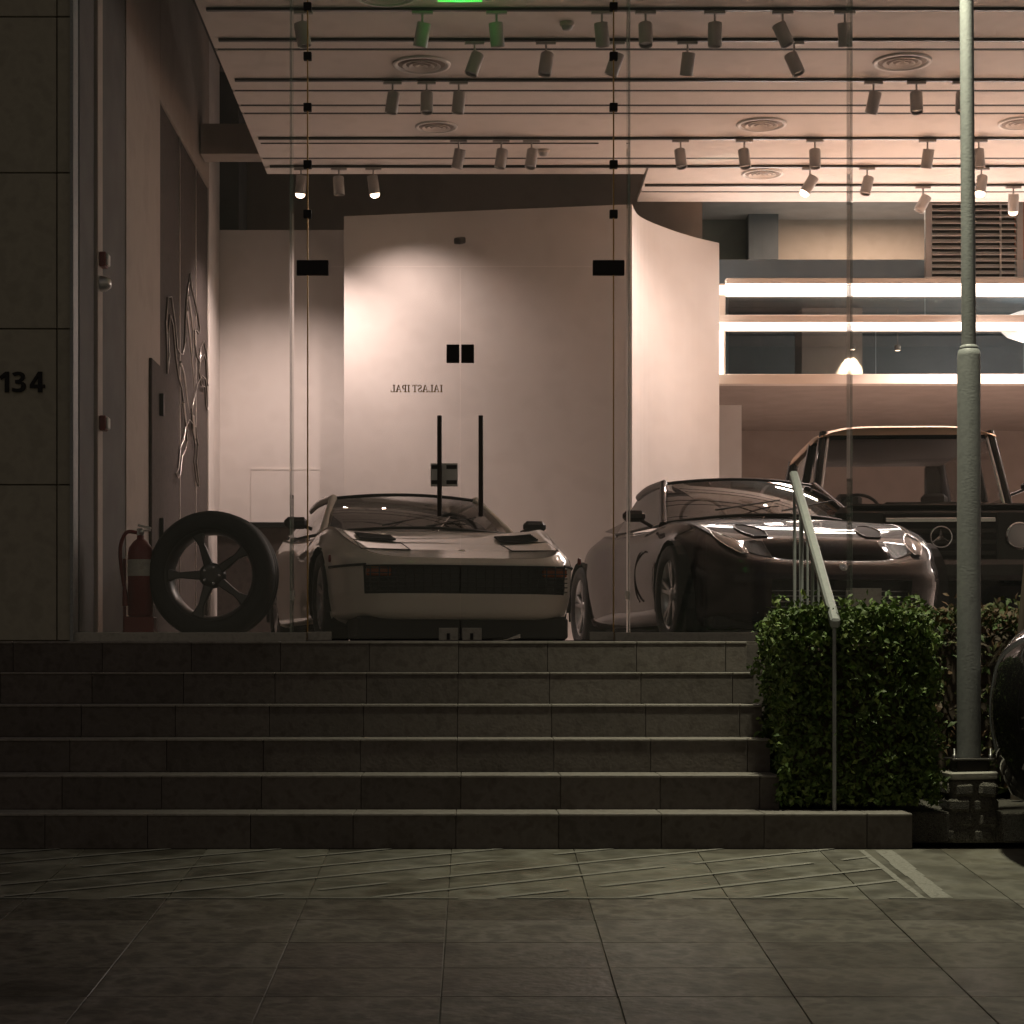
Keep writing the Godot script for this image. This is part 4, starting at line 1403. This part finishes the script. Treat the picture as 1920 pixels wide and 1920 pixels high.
	slab(tub, -.6, .6, .2, .24, -.5, .75)
	slab(tub, -.62, .62, .24, .78, .74, .78)
	slab(tub, -.6, .6, .55, .78, -.62, -.30, .04)
	obj(tub, mats.leather, "cabin", t)
	var sw := mb()
	var ring := []
	for k in 25: ring.append(Vector3(.33 + cos(TAU * k / 24) * .17, .82 + sin(TAU * k / 24) * .16, .16 - sin(TAU * k / 24) * .05))
	tube(sw, ring, .013, -1, 6, false)
	tube(sw, [Vector3(.33, .82, .16), Vector3(.33, .72, .34)], .03)
	obj(sw, mats.black, "steering_wheel", t)
	for q in [[-.3, .05], [.02, .42]]:
		var wp := mb()
		tube(wp, [Vector3(q[0], .85, .62), Vector3(q[1], .93, .44)], .007, .004, 5)
		obj(wp, mats.black, "wiper", t)
	obj(slab_mesh(-.70, .70, .02, .172, -1.93, -1.5, .02), mats.matte_black, "under_tray", t)
	obj(slab_mesh(-.70, .70, .13, .2, 0.3, 2.0, .02), mats.matte_black, "under_floor", t)
	var bd := mb()
	lathe(bd, Vector3(0, top_y(S, 0, 1.86) + .004, 1.86), Vector3(0, 1, .25), [Vector2(.026, 0), Vector2(.022, .004), Vector2(0, .005)], 14)
	obj(bd, mats.chrome, "badge", t)

# ------------------------------------------------------------------ dark grand tourer
func dark_coupe() -> void:
	var t := thing("dark_coupe", "dark maroon coupe with bonnet vents and round tail facing the glass", "car", Vector3(2.13, FLOOR, -16.20), deg_to_rad(9.0))
	t.scale = Vector3.ONE * 1.04
	var S := {
		"nf": 4.0, "nr": 3.2, "side": 110, "front": 30,
		"vs": [2, 4, 4, 4, 5, 5],
		"belts": [
			{"y": [[-2.4, .17], [2.4, .13]], "w": [[-2, .80], [0, .84], [2, .80]], "zf": 2.22, "zr": -2.3},
			{"y": [[-2.4, .21], [2.4, .17]], "w": [[-2.2, .88], [-1.5, .94], [0, .90], [1.45, .93], [2.2, .92]], "zf": 2.34, "zr": -2.38},
			{"y": [[-2.4, .38], [2.4, .34]], "w": [[-2.2, .92], [-1.5, .975], [0, .94], [1.45, .962], [2.2, .95]], "zf": 2.41, "zr": -2.43},
			{"y": [[-2.4, .56], [0, .54], [1.4, .52], [2.4, .435]], "w": [[-2.2, .93], [-1.5, .985], [0, .955], [1.45, .975], [2.2, .95]], "zf": 2.42, "zr": -2.45},
			{"y": [[-2.4, .66], [0, .63], [1.4, .64], [2.1, .52], [2.4, .47]], "w": [[-2.2, .92], [-1.5, .985], [0, .945], [1.45, .97], [2.2, .93]], "zf": 2.39, "zr": -2.44},
			{"y": [[-2.4, .80], [-1.5, .82], [0, .76], [1.4, .77], [1.9, .65], [2.35, .51]], "w": [[-2.2, .86], [-1.5, .94], [0, .90], [1.45, .93], [2.2, .91]], "zf": 2.34, "zr": -2.40},
			{"y": [[-2.4, .88], [-1.5, .94], [-.6, .88], [.3, .86], [1.0, .885], [1.45, .84], [1.8, .735], [2.1, .615], [2.3, .53]], "w": [[-2.2, .74], [-1.5, .80], [0, .80], [1.0, .80], [1.45, .81], [2.2, .80]], "zf": 2.26, "zr": -2.34},
		],
		"arches": [[1.47, .335, .385], [-1.48, .335, .39]],
		"openings": [[3, 9, 0.2, 0.8]],
		"hole": [-0.95, 0.70, 0.66],
		"crown": func(u: float, z: float) -> float:
			var k := table([[-2.4, .02], [-1.6, .06], [-.9, .06], [.3, .10], [.9, .045], [1.4, .0], [1.8, .015], [2.1, .02], [2.3, .0]], z)
			return k * (1.0 - pow(absf(u), 2.4)),
	}
	obj(car_shell(S), mats.paint_maroon, "body", t)
	var wl := mb()
	var bk := mb()
	front_recess(S, S.openings[0], 0.09, wl, bk)
	var gr := obj(bk, mats.black, "grille", t)
	obj(wl, mats.matte_black, "grille_surround", gr)
	for i in 5:
		var b := mb()
		tube(b, smooth_line([Vector3(-.55, .2 + .036 * i, 2.28), Vector3(0, .2 + .036 * i, 2.335), Vector3(.55, .2 + .036 * i, 2.28)], 6), .005, -1, 5)
		obj(b, mats.steel, "grille_bar", gr)
	obj(slab_mesh(.02, .26, .24, .36, -2.405, -2.39, .003), mats.sill_stone, "plate_holder", t)
	var em := mb()
	lathe(em, Vector3(0, .50, 2.40), Vector3(0, .4, 1), [Vector2(.03, 0), Vector2(.026, .006), Vector2(0, .008)], 16)
	obj(em, mats.chrome, "badge", t)
	for s in [-1.0, 1.0]:
		# slanted headlamps on the wing fronts
		var hl := mb()
		var hr := mb()
		var rows := []
		for i in 13:
			var q := i / 12.0
			var z := lerpf(2.17, 1.72, q)
			var xc := lerpf(.60, .70, q)
			var hw := 0.05 * sin(PI * clampf(q * 0.9 + 0.08, 0, 1)) + 0.01
			var row := PackedVector3Array()
			for j in 7:
				var x := xc + hw * (j / 3.0 - 1.0)
				row.append(Vector3(s * x, top_y(S, x, z) + 0.003 + 0.004 * (1.0 - pow(j / 3.0 - 1.0, 2)), z))
			rows.append(row)
		grid(hl, rows)
		var lamp := obj(hl, mats.headlamp_glass, "headlamp", t)
		tube(hr, Array(rows[0]) + [rows[3][6], rows[6][6], rows[9][6], rows[12][6], rows[12][0], rows[9][0], rows[6][0], rows[3][0], rows[0][0]], .004, -1, 5)
		obj(hr, mats.chrome, "lamp_rim", lamp)
		# scooped vents near the screen
		var vs := mb()
		var vr := []
		for i in 9:
			var q := i / 8.0
			var z := lerpf(1.86, 1.5, q)
			var hw := 0.085 * pow(sin(PI * clampf(0.12 + q * 0.84, 0, 1)), 0.6)
			var row := PackedVector3Array()
			for j in 7:
				var x: float = .40 + .05 * q + hw * (j / 3.0 - 1.0)
				row.append(Vector3(s * x, top_y(S, x, z) + 0.003, z))
			vr.append(row)
		grid(vs, vr)
		var ven := obj(vs, mats.ink, "bonnet_vent", t)
		var lip := mb()
		var lp := []
		for i in 9: lp.append(vr[i][0])
		for i in range(8, -1, -1): lp.append(vr[i][6])
		lp.append(lp[0])
		tube(lip, lp, .007, -1, 6)
		obj(lip, mats.paint_maroon, "vent_lip", ven)
		for p in [1.47, -1.48]:
			car_wheel(t, Vector3(s * .84, .345, p), 0.345, 0.24, s, 5, "alloy")
		mirror(t, Vector3(s * .97, .96, .56), Vector3(s * .84, .88, .60), mats.paint_maroon)
		seat(t, Vector3(s * .38, .25, -.3), mats.leather)
		var tl := mb()
		lathe(tl, Vector3(s * .62, .72, -2.36), Vector3(0, 0, -1), [Vector2(.075, 0), Vector2(.07, .03), Vector2(0, .04)], 18)
		obj(tl, mats.red, "tail_lamp", t)
		# side scallop seam behind the front wheel
		var sc := mb()
		var sp := []
		for k in 13:
			var an := lerpf(-1.2, 1.9, k / 12.0)
			sp.append(Vector3(s * .958, .50 + sin(an) * .19, .78 - cos(an) * .24))
		tube(sc, sp, .008, -1, 5)
		obj(sc, mats.paint_maroon, "side_scallop", t)
	arch_wells(S, t, .4)
	greenhouse({"wb": .77, "yb": .955, "zb": .93, "bowb": .30, "dropb": .05, "wt": .60, "yt": 1.29, "zt": .10, "bowt": .09, "dropt": .035, "wr": .58, "yr": 1.26, "zr": -.85, "wrb": .58, "yrb": 1.03, "zrb": -1.55, "wq": .74, "yq": .93, "zq": -1.0}, t, mats.paint_maroon)
	var tub := mb()
	slab(tub, -.68, .68, .2, .25, -.7, .95)
	slab(tub, -.7, .7, .25, .90, .94, .98)
	slab(tub, -.68, .68, .6, .9, -.90, -.48, .05)
	obj(tub, mats.leather, "cabin", t)
	var sw := mb()
	var ring := []
	for k in 25: ring.append(Vector3(-.38 + cos(TAU * k / 24) * .18, .95 + sin(TAU * k / 24) * .17, .36 - sin(TAU * k / 24) * .05))
	tube(sw, ring, .015, -1, 6, false)
	tube(sw, [Vector3(-.38, .95, .36), Vector3(-.38, .86, .52)], .03)
	obj(sw, mats.black, "steering_wheel", t)
	for q in [[-.45, .1], [.05, .5]]:
		var wp := mb()
		tube(wp, [Vector3(q[0], .985, .93), Vector3(q[1], 1.08, .72)], .008, .005, 5)
		obj(wp, mats.black, "wiper", t)
	obj(slab_mesh(-.8, .8, .10, .18, -2.1, -1.85, .02), mats.matte_black, "under_tray", t)
	obj(slab_mesh(-.8, .8, .14, .2, 0.3, 2.2, .02), mats.matte_black, "under_floor", t)
	var rv := mb()
	box(rv, Vector3(0, 1.25, .10), Vector3(.2, .06, .03), .012)
	obj(rv, mats.black, "rear_view_mirror", t)

# ------------------------------------------------------------------ boxy off-road car
func off_roader() -> void:
	var t := thing("off_road_car", "dark boxy off-road car with tan roof and star grille badge", "car", Vector3(3.70, FLOOR, -17.55), deg_to_rad(-3))
	var bd := mb()
	slab(bd, -.86, .86, .48, 1.06, -.72, 2.1, .05)      # main tub
	slab(bd, -.80, .80, .55, 1.08, -2.02, -.7, .05)      # engine bay
	obj(bd, mats.paint_black, "body", t)
	var hd := mb()
	slab(hd, -.70, .70, 1.075, 1.105, -2.0, -.68, .02)
	slab(hd, -.40, .40, 1.106, 1.125, -1.9, -.72, .01)
	slab(hd, -.55, .55, 1.126, 1.14, -.80, -.70, .006)
	obj(hd, mats.paint_black, "bonnet", t)
	for s in [-1.0, 1.0]:
		var fe := mb()
		slab(fe, s * .80 - .11, s * .80 + .11, .86, 1.02, -2.03, -.75, .04)
		slab(fe, s * .82 - .09, s * .82 + .09, .55, .86, -2.02, -1.78, .03)
		slab(fe, s * .82 - .09, s * .82 + .09, .55, .86, -.98, -.75, .03)
		obj(fe, mats.paint_black, "front_wing", t)
		var ind := mb()
		box(ind, Vector3(s * .80, 1.045, 1.75), Vector3(.09, .05, .2), .018)
		obj(ind, mats.amber, "indicator", t)
		var hl := mb()
		lathe(hl, Vector3(s * .60, .85, 2.02), Vector3.BACK, [Vector2(.105, 0), Vector2(.105, .03), Vector2(.09, .035)], 24)
		var hb := obj(hl, mats.chrome, "headlamp", t)
		hl = mb()
		lathe(hl, Vector3(s * .60, .85, 2.02), Vector3.BACK, [Vector2(.09, .03), Vector2(.06, .048), Vector2(0, .055)], 24)
		obj(hl, mats.lamp_lens, "lens", hb)
		for p in [1.38, -1.2]:
			car_wheel(t, Vector3(s * .76, .37, p), .37, .24, s, 5, "alloy")
		mirror(t, Vector3(s * 1.02, 1.36, .55), Vector3(s * .82, 1.28, .58), mats.paint_black)
		seat(t, Vector3(s * .38, .68, -.1), mats.leather)
		# cabin frame
		var pl := mb()
		var a0 := Vector3(s * .82, 1.06, .72)
		var a1 := Vector3(s * .70, 1.84, .42)
		tube(pl, [a0, a1], .045, .04, 8)
		tube(pl, [Vector3(s * .84, 1.10, -.35), Vector3(s * .70, 1.84, -.35)], .045, .04, 8)
		tube(pl, [Vector3(s * .84, 1.10, -2.04), Vector3(s * .70, 1.84, -1.98)], .055, .05, 8)
		obj(pl, mats.paint_black, "pillar", t)
		var gl := mb()
		quad(gl, a0 + Vector3(0, 0, -.04), Vector3(s * .84, 1.10, -.33), Vector3(s * .70, 1.84, -.33), a1 + Vector3(0, 0, -.04))
		obj(gl, mats.clear_glass, "side_window", t)
		gl = mb()
		quad(gl, Vector3(s * .84, 1.10, -.37), Vector3(s * .84, 1.10, -2.0), Vector3(s * .70, 1.84, -1.95), Vector3(s * .70, 1.84, -.37))
		obj(gl, mats.clear_glass, "rear_side_window", t)
	# roof
	var rf := mb()
	var rr := []
	for i in 15:
		var z := lerpf(.50, -2.04, i / 14.0)
		var row := PackedVector3Array()
		var e := 0.055 * pow(absf(i / 7.0 - 1.0), 6)
		for j in 15:
			var u := j / 7.0 - 1.0
			row.append(Vector3(.745 * u, 1.93 - .085 * pow(absf(u), 5) - e, z))
		rr.append(row)
	grid(rf, rr)
	var lowr := []
	for row in [rr[0], rr[-1]]:
		var d2 := PackedVector3Array()
		for p in row: d2.append(Vector3(p.x * .98, 1.81, p.z))
		grid(rf, [row, d2])
	for j in [0, 14]:
		var c1 := PackedVector3Array()
		var c2 := PackedVector3Array()
		for row in rr:
			c1.append(row[j])
			c2.append(Vector3(row[j].x * .98, 1.81, row[j].z))
		grid(rf, [c1, c2])
	obj(rf, mats.paint_tan, "roof", t)
	obj(slab_mesh(-.70, .70, 1.79, 1.808, -.45, 1.95), mats.leather, "headlining", t)
	# windscreen and frame
	var ws := mb()
	quad(ws, Vector3(-.79, 1.10, .70), Vector3(.79, 1.10, .70), Vector3(.665, 1.82, .435), Vector3(-.665, 1.82, .435))
	obj(ws, mats.clear_glass, "windscreen", t)
	var wf := mb()
	tube(wf, [Vector3(-.8, 1.085, .71), Vector3(.8, 1.085, .71)], .03)
	tube(wf, [Vector3(-.69, 1.80, .445), Vector3(.69, 1.80, .445)], .02)
	obj(wf, mats.paint_black, "screen_frame", t)
	for s in [-1.0, 1.0]:
		var tr := mb()
		tube(tr, [Vector3(s * .785, 1.11, .72), Vector3(s * .665, 1.81, .455)], .016)
		obj(tr, mats.chrome, "screen_trim", t)
	for q in [[-.5, -.1], [.08, .48]]:
		var wp := mb()
		tube(wp, [Vector3(q[0], 1.125, .725), Vector3(q[1], 1.18, .70)], .008)
		obj(wp, mats.black, "wiper", t)
	# dashboard, steering wheel, rear door
	obj(slab_mesh(-.76, .76, .9, 1.1, -.66, -.36, .04), mats.leather, "dashboard", t)
	var sw := mb()
	var ring := []
	for k in 25: ring.append(Vector3(-.38 + cos(TAU * k / 24) * .19, 1.16 + sin(TAU * k / 24) * .17, .28 - sin(TAU * k / 24) * .07))
	tube(sw, ring, .015, -1, 6, false)
	tube(sw, [Vector3(-.38, 1.16, .28), Vector3(-.38, 1.04, .45)], .03)
	obj(sw, mats.black, "steering_wheel", t)
	var rd := mb()
	slab(rd, -.8, .8, 1.1, 1.30, 1.98, 2.06, .02)
	slab(rd, -.72, -.56, 1.3, 1.8, 1.95, 2.03, .02)
	slab(rd, .56, .72, 1.3, 1.8, 1.95, 2.03, .02)
	obj(rd, mats.paint_black, "rear_door", t)
	var sp := mb()
	lathe(sp, Vector3(0.1, 1.02, -2.12), Vector3(0, 0, -1), [Vector2(.0, -.02), Vector2(.36, -.02), Vector2(.37, .1), Vector2(.33, .16), Vector2(0, .16)], 32)
	obj(sp, mats.rubber, "spare_wheel", t)
	# grille, badge, bumper
	obj(slab_mesh(-.44, .44, .66, 1.03, -2.035, -2.0, .01), mats.matte_black, "grille", t)
	for i in 4:
		obj(slab_mesh(-.42, .42, .70 + .085 * i, .735 + .085 * i, -2.052, -2.037, .004), mats.chrome if i == 3 else mats.dark_steel, "grille_bar", t)
	var sg := mb()
	var c := Vector3(0, .84, 2.065)
	lathe(sg, c, Vector3.BACK, [Vector2(.076, -.008), Vector2(.086, -.008), Vector2(.086, .01), Vector2(.076, .01), Vector2(.076, -.008)], 28)
	for k in 3:
		var a := PI / 2 + TAU * k / 3
		var d1 := Vector3(cos(a), sin(a), 0)
		var n1 := Vector3(-sin(a), cos(a), 0)
		var tip := c + d1 * .08
		var top := c + Vector3(0, 0, .014)
		for q in [-1.0, 1.0]:
			tri(sg, tip, c + n1 * q * .018 - d1 * .01, top)
	obj(sg, mats.chrome, "star_badge", t)
	var bp := mb()
	slab(bp, -.86, .86, .50, .66, -2.20, -2.03, .04)
	obj(bp, mats.paint_black, "bumper", t)
	obj(slab_mesh(-.75, .75, .30, .50, -1.9, 2.0, .03), mats.matte_black, "chassis", t)

# ------------------------------------------------------------------ black car parked on the forecourt, only its nose in the picture
func parked_car() -> void:
	var at := Vector3(4.90, 0.005, -8.85)
	var t := thing("parked_car", "glossy black car parked on the forecourt beside the lamp post", "car", at, deg_to_rad(-90))
	t.position.y = ground_y(8.8) + 0.01
	t.scale = Vector3(1.18, 1.2, 1.18)
	var S := {
		"nf": 2.6, "nr": 3.0, "side": 90, "front": 24,
		"vs": [2, 4, 5, 5, 5],
		"belts": [
			{"y": [[-2, .18], [2, .18]], "w": [[-2, .72], [2, .72]], "zf": 2.02, "zr": -2.02},
			{"y": [[-2, .22], [2, .22]], "w": [[-2, .84], [2, .82]], "zf": 2.12, "zr": -2.1},
			{"y": [[-2, .48], [2, .48]], "w": [[-2, .88], [0, .88], [2, .86]], "zf": 2.2, "zr": -2.15},
			{"y": [[-2, .72], [2, .70]], "w": [[-2, .88], [0, .89], [2, .85]], "zf": 2.18, "zr": -2.13},
			{"y": [[-2, .88], [0, .86], [1.4, .84], [2.1, .80]], "w": [[-2, .84], [0, .86], [2, .80]], "zf": 2.12, "zr": -2.1},
			{"y": [[-2, .98], [0, .96], [1.0, .99], [1.6, .96], [2.05, .86]], "w": [[-2, .76], [0, .79], [1.2, .76], [2, .72]], "zf": 2.03, "zr": -2.04},
		],
		"arches": [[1.33, .31, .35], [-1.33, .31, .35]],
		"openings": [],
		"hole": [-1.6, 0.6, 0.62],
		"crown": func(u: float, z: float) -> float: return table([[-2, .02], [0, .05], [1.2, .06], [1.9, .03], [2.1, 0]], z) * (1.0 - pow(absf(u), 2.2)),
	}
	obj(car_shell(S), mats.paint_black, "body", t)
	arch_wells(S, t)
	for s in [-1.0, 1.0]:
		for p in [1.33, -1.33]: car_wheel(t, Vector3(s * .77, .31, p), .31, .2, s)
		var hl := mb()
		var rows := []
		for i in 7:
			var row := PackedVector3Array()
			for j in 5:
				var x: float = .42 + .05 * i
				row.append(Vector3(s * x, .70 + .03 * j, 2.17 - .35 * pow(x, 3) - .025 * j))
			rows.append(row)
		grid(hl, rows)
		obj(hl, mats.car_glass, "headlamp", t)
		mirror(t, Vector3(s * .98, 1.04, .45), Vector3(s * .82, .98, .48), mats.paint_black)
		seat(t, Vector3(s * .36, .35, -.2), mats.leather)
	greenhouse({"wb": .68, "yb": 1.02, "zb": .86, "bowb": .22, "dropb": .04, "wt": .54, "yt": 1.44, "zt": .10, "bowt": .06, "dropt": .03, "wr": .53, "yr": 1.42, "zr": -1.2, "wrb": .58, "yrb": 1.05, "zrb": -1.75, "wq": .72, "yq": 1.0, "zq": -1.35}, t, mats.paint_black)
	obj(slab_mesh(-.75, .75, .14, .2, -1.9, 1.9, .02), mats.matte_black, "under_floor", t)

# ------------------------------------------------------------------ forecourt things
func hedge(called: String, label: String, x0: float, x1: float, y0: float, y1: float, d0: float, d1: float, n: int, cols: Array, sd: int, leaf := 0.05) -> void:
	var r := RandomNumberGenerator.new()
	r.seed = sd
	var t := thing(called, label, "hedge", Vector3((x0 + x1) / 2, y0, -(d0 + d1) / 2))
	var hx := (x1 - x0) / 2
	var hz := (d1 - d0) / 2
	var hy := y1 - y0
	var ns := FastNoiseLite.new()
	ns.seed = sd
	ns.frequency = 2.2
	var st := mb()
	for i in n:
		# mostly in the outer shell of the clipped block, some deeper
		var p := Vector3(r.randf_range(-1, 1), r.randf(), r.randf_range(-1, 1))
		var face := r.randi() % 7
		var deep := pow(r.randf(), 2.2) * 0.16
		var q := Vector3(p.x * hx, p.y * hy, p.z * hz)
		if face < 2: q.z = hz - deep
		elif face == 2: q.z = -hz + deep
		elif face < 5: q.y = hy - deep
		elif face == 5: q.x = hx - deep
		else: q.x = -hx + deep
		# round the top edges and roughen the outline
		var k := ns.get_noise_3d(q.x * 3 + sd, q.y * 3, q.z * 3)
		var over := maxf(0.0, q.y - hy + 0.1) / 0.1
		q.x *= 1.0 - 0.05 * over
		q.z *= 1.0 - 0.05 * over
		q += Vector3(q.x / hx, 0.6, q.z / hz) * (k * 0.08)
		if r.randf() < 0.05: q += Vector3(r.randf_range(-.04, .04), r.randf_range(0, .09), r.randf_range(-.03, .06))
		if q.y < 0.02: q.y = 0.02 + r.randf() * 0.1
		var nrm := Vector3(r.randf_range(-1, 1), r.randf_range(-.3, 1.2), r.randf_range(-1, 1)).normalized()
		var ax := nrm.cross(Vector3(r.randf_range(-1, 1), r.randf_range(-1, 1), r.randf_range(-1, 1))).normalized()
		var sx := nrm.cross(ax)
		var l := leaf * r.randf_range(0.6, 1.25)
		var w := l * r.randf_range(0.42, 0.6)
		var c: Color = cols[r.randi() % cols.size()]
		var v := r.randf_range(0.75, 1.3)
		st.set_color(Color(c.r * v, c.g * v, c.b * v))
		var mid := q + nrm * l * 0.09
		tri(st, q - ax * l * .5, q + sx * w * .5 + nrm * l * .12, mid)
		tri(st, q + ax * l * .5, mid, q + sx * w * .5 + nrm * l * .12)
		tri(st, q - ax * l * .5, mid, q - sx * w * .5 + nrm * l * .12)
		tri(st, q + ax * l * .5, q - sx * w * .5 + nrm * l * .12, mid)
	var f := obj(st, mats.leaf, "foliage", t)
	f.set_meta("kind", "stuff")
	# twigs and stems inside
	var tw := mb()
	for i in 26:
		var b := Vector3(r.randf_range(-.85, .85) * hx, 0, r.randf_range(-.8, .8) * hz)
		var pts := [b]
		for s in 4:
			pts.append(Vector3(clampf(b.x + r.randf_range(-.12, .12) * (s + 1), -hx * .93, hx * .93), hy * .23 * (s + 1), clampf(b.z + r.randf_range(-.1, .1) * (s + 1), -hz * .9, hz * .9)))
		tube(tw, pts, .012, .004, 5)
	obj(tw, mats.bark, "stems", t)
	var cr := mb()
	box(cr, Vector3(0, hy * .46, 0), Vector3(hx * 1.62, hy * .86, hz * 1.5), .08)
	obj(cr, mats.bark, "solid_core", t)  # solid dark box added to close the hedge in place of dense twigs

func forecourt() -> void:
	# planting bed beside the steps
	structure(slab_mesh(1.43, 3.6, 0.0, 0.145, 9.41, 10.87, 0.01), mats.rough_stone, "planting_bed")
	hedge("clipped_hedge", "clipped green hedge block beside the steps and handrail", 1.43, 2.15, 0.165, 1.08, 9.32, 10.1, 24000, [lin3(.10, .16, .035), lin3(.075, .13, .03), lin3(.14, .19, .045), lin3(.09, .135, .04)], 5, 0.04)
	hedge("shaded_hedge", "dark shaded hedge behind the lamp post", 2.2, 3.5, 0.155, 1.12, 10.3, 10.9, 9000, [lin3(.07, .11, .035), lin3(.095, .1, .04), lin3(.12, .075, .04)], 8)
	# lamp post on a rough stone pier
	var pier := thing("stone_pier", "rough stone pier with pale cap under the lamp post", "pier", Vector3(2.335, 0, -9.5))
	var st := mb()
	var rr := RandomNumberGenerator.new()
	rr.seed = 12
	obj(slab_mesh(-.105, .105, 0.0, .295, -.10, .10, .01), mats.rough_stone, "mortar_core", pier)
	for i in 4:
		for j in 2:
			var b := mb()
			box(b, Vector3.ZERO, Vector3(.10 + rr.randf_range(-.01, .01), .066, .07), .016, Basis(Vector3.BACK, rr.randf_range(-.1, .1)))
			var o := obj(b, mats.rough_stone, "rubble_stone", pier)
			o.position = Vector3(-.055 + .11 * j + (.01 if i % 2 else -.01), .037 + .071 * i, .085 + rr.randf_range(-.008, .008))
			var o2 := mi(o.mesh, mats.rough_stone, "rubble_stone", pier)
			o2.position = Vector3(-.085, .037 + .071 * i, -.055 + .09 * j)
			o2.rotation.y = PI / 2
			var o3 := mi(o.mesh, mats.rough_stone, "rubble_stone", pier)
			o3.position = Vector3(.085, .037 + .071 * i, -.05 + .09 * j)
			o3.rotation.y = PI / 2
	var cap := mb()
	box(cap, Vector3(0, .315, 0), Vector3(.225, .036, .22), .008, Basis(Vector3.BACK, .02))
	obj(cap, mats.sill_stone, "cap_stone", pier)
	var lp := thing("lamp_post", "grey-green metal lamp post with wider lower sleeve, on a stone pier", "lamp post", Vector3(2.335, .333, -9.5))
	st = mb()
	slab(st, -.10, .10, .05, .062, -.09, .09, .003)
	slab(st, -.075, .075, 0.0, .05, -.075, .075, .004)
	obj(st, mats.dark_steel, "base_plate", lp)
	for x in [-.085, .085]:
		var bo := mb()
		lathe(bo, Vector3(x, .062, .07), Vector3.UP, [Vector2(.011, 0), Vector2(.011, .018), Vector2(.006, .02), Vector2(.006, .045), Vector2(0, .046)], 8)
		obj(bo, mats.steel, "anchor_bolt", lp)
	st = mb()
	lathe(st, Vector3.ZERO, Vector3.UP, [Vector2(.056, .062), Vector2(.054, 1.96), Vector2(.05, 1.985), Vector2(.04, 1.995)], 28)
	obj(st, mats.galvanised, "sleeve", lp)
	st = mb()
	tube(st, [Vector3(0, 1.98, 0), Vector3(-.018, 4.75, 0)], .034, .031, 24)
	obj(st, mats.galvanised, "shaft", lp)
	st = mb()
	lathe(st, Vector3(-.0, 1.985, 0), Vector3.UP, [Vector2(.036, 0), Vector2(.045, .004), Vector2(.042, .02), Vector2(.034, .026)], 24)
	obj(st, mats.galvanised, "collar", lp)
	var tip := Vector3(-.34, 4.62, .26)
	st = mb()
	tube(st, smooth_line([Vector3(-.018, 4.6, 0), Vector3(-.04, 4.80, .02), Vector3(-.12, 4.9, .1), tip + Vector3(.1, .2, -.06)], 5), .024, -1, 12)
	obj(st, mats.galvanised, "bracket_arm", lp)
	st = mb()
	box(st, tip + Vector3(0, .17, 0), Vector3(.5, .07, .2), .02, Basis(Vector3.UP, .6))
	var hd := obj(st, mats.galvanised, "lantern_head", lp)
	st = mb()
	box(st, tip + Vector3(0, .122, 0), Vector3(.4, .02, .14), .006, Basis(Vector3.UP, .6))
	obj(st, mats.street_glow, "lantern_lens", hd)
	var sl := SpotLight3D.new()
	sl.name = "lantern_light"
	sl.light_energy = 11.0
	sl.light_color = Color(1.0, 0.975, 0.85)
	sl.spot_angle = 44.0
	sl.spot_angle_attenuation = 1.0
	sl.spot_range = 40.0
	sl.light_size = 0.1
	sl.shadow_enabled = true
	lp.add_child(sl)
	sl.position = tip + Vector3(0, .09, 0)
	sl.rotation = Vector3(-PI / 2, 0, 0)
	# handrail down the steps
	var hr := thing("handrail", "metal handrail sloping down the steps above the hedge", "handrail", Vector3(1.66, 0, -9.28))
	var a := Vector3(0.06, 1.865, -1.57)
	var b := Vector3(0, 1.02, 0.03)
	st = mb()
	var dirv := (b - a)
	box(st, (a + b) / 2, Vector3(.045, .05, dirv.length()), .01, Basis.looking_at(dirv.normalized(), Vector3.UP))
	obj(st, mats.galvanised, "rail", hr)
	for p in [[0.0, 0.0, .163], [0.045, -1.2, .80], [.06, -1.53, .96], [0.03, -.78, .64]]:
		st = mb()
		var f: float = -p[1] / 1.57
		var yt := lerpf(1.02, 1.865, f) - .01
		tube(st, [Vector3(p[0], p[2], p[1]), Vector3(p[0], yt, p[1])], .009, -1, 10)
		if p[1] < 0: tube(st, [Vector3(p[0] + .03, p[2], p[1]), Vector3(p[0] + .03, yt, p[1])], .007, -1, 8)
		obj(st, mats.galvanised, "post", hr)
	# slender leaning sapling beyond the post
	var sp := thing("sapling", "thin dark leaning sapling trunk beyond the lamp post", "tree", Vector3(2.75, .155, -10.15))
	st = mb()
	tube(st, smooth_line([Vector3(-.02, 0, 0), Vector3(0, .6, 0), Vector3(.03, 1.05, 0), Vector3(.1, 1.55, -.02), Vector3(.3, 2.2, -.05), Vector3(1.0, 3.0, -.05)], 5), .026, .016, 8)
	obj(st, mats.bark, "trunk", sp)
	st = mb()
	var r2 := RandomNumberGenerator.new()
	r2.seed = 3
	for i in 700:
		var q := Vector3(1.15, 3.1, -.05) + Vector3(r2.randfn(0, .22), r2.randfn(0, .2), r2.randfn(0, .22))
		var n := Vector3(r2.randf_range(-1, 1), r2.randf_range(-1, 1), r2.randf_range(-1, 1)).normalized()
		var ax := n.cross(Vector3(.3, 1, .2)).normalized()
		st.set_color(Color(.07, .12, .04) * r2.randf_range(.7, 1.3))
		quad(st, q - ax * .03, q + n.cross(ax) * .014, q + ax * .03, q - n.cross(ax) * .014)
	obj(st, mats.leaf, "crown", sp)

func lin3(r: float, g: float, b: float) -> Color:
	return Color(r, g, b)
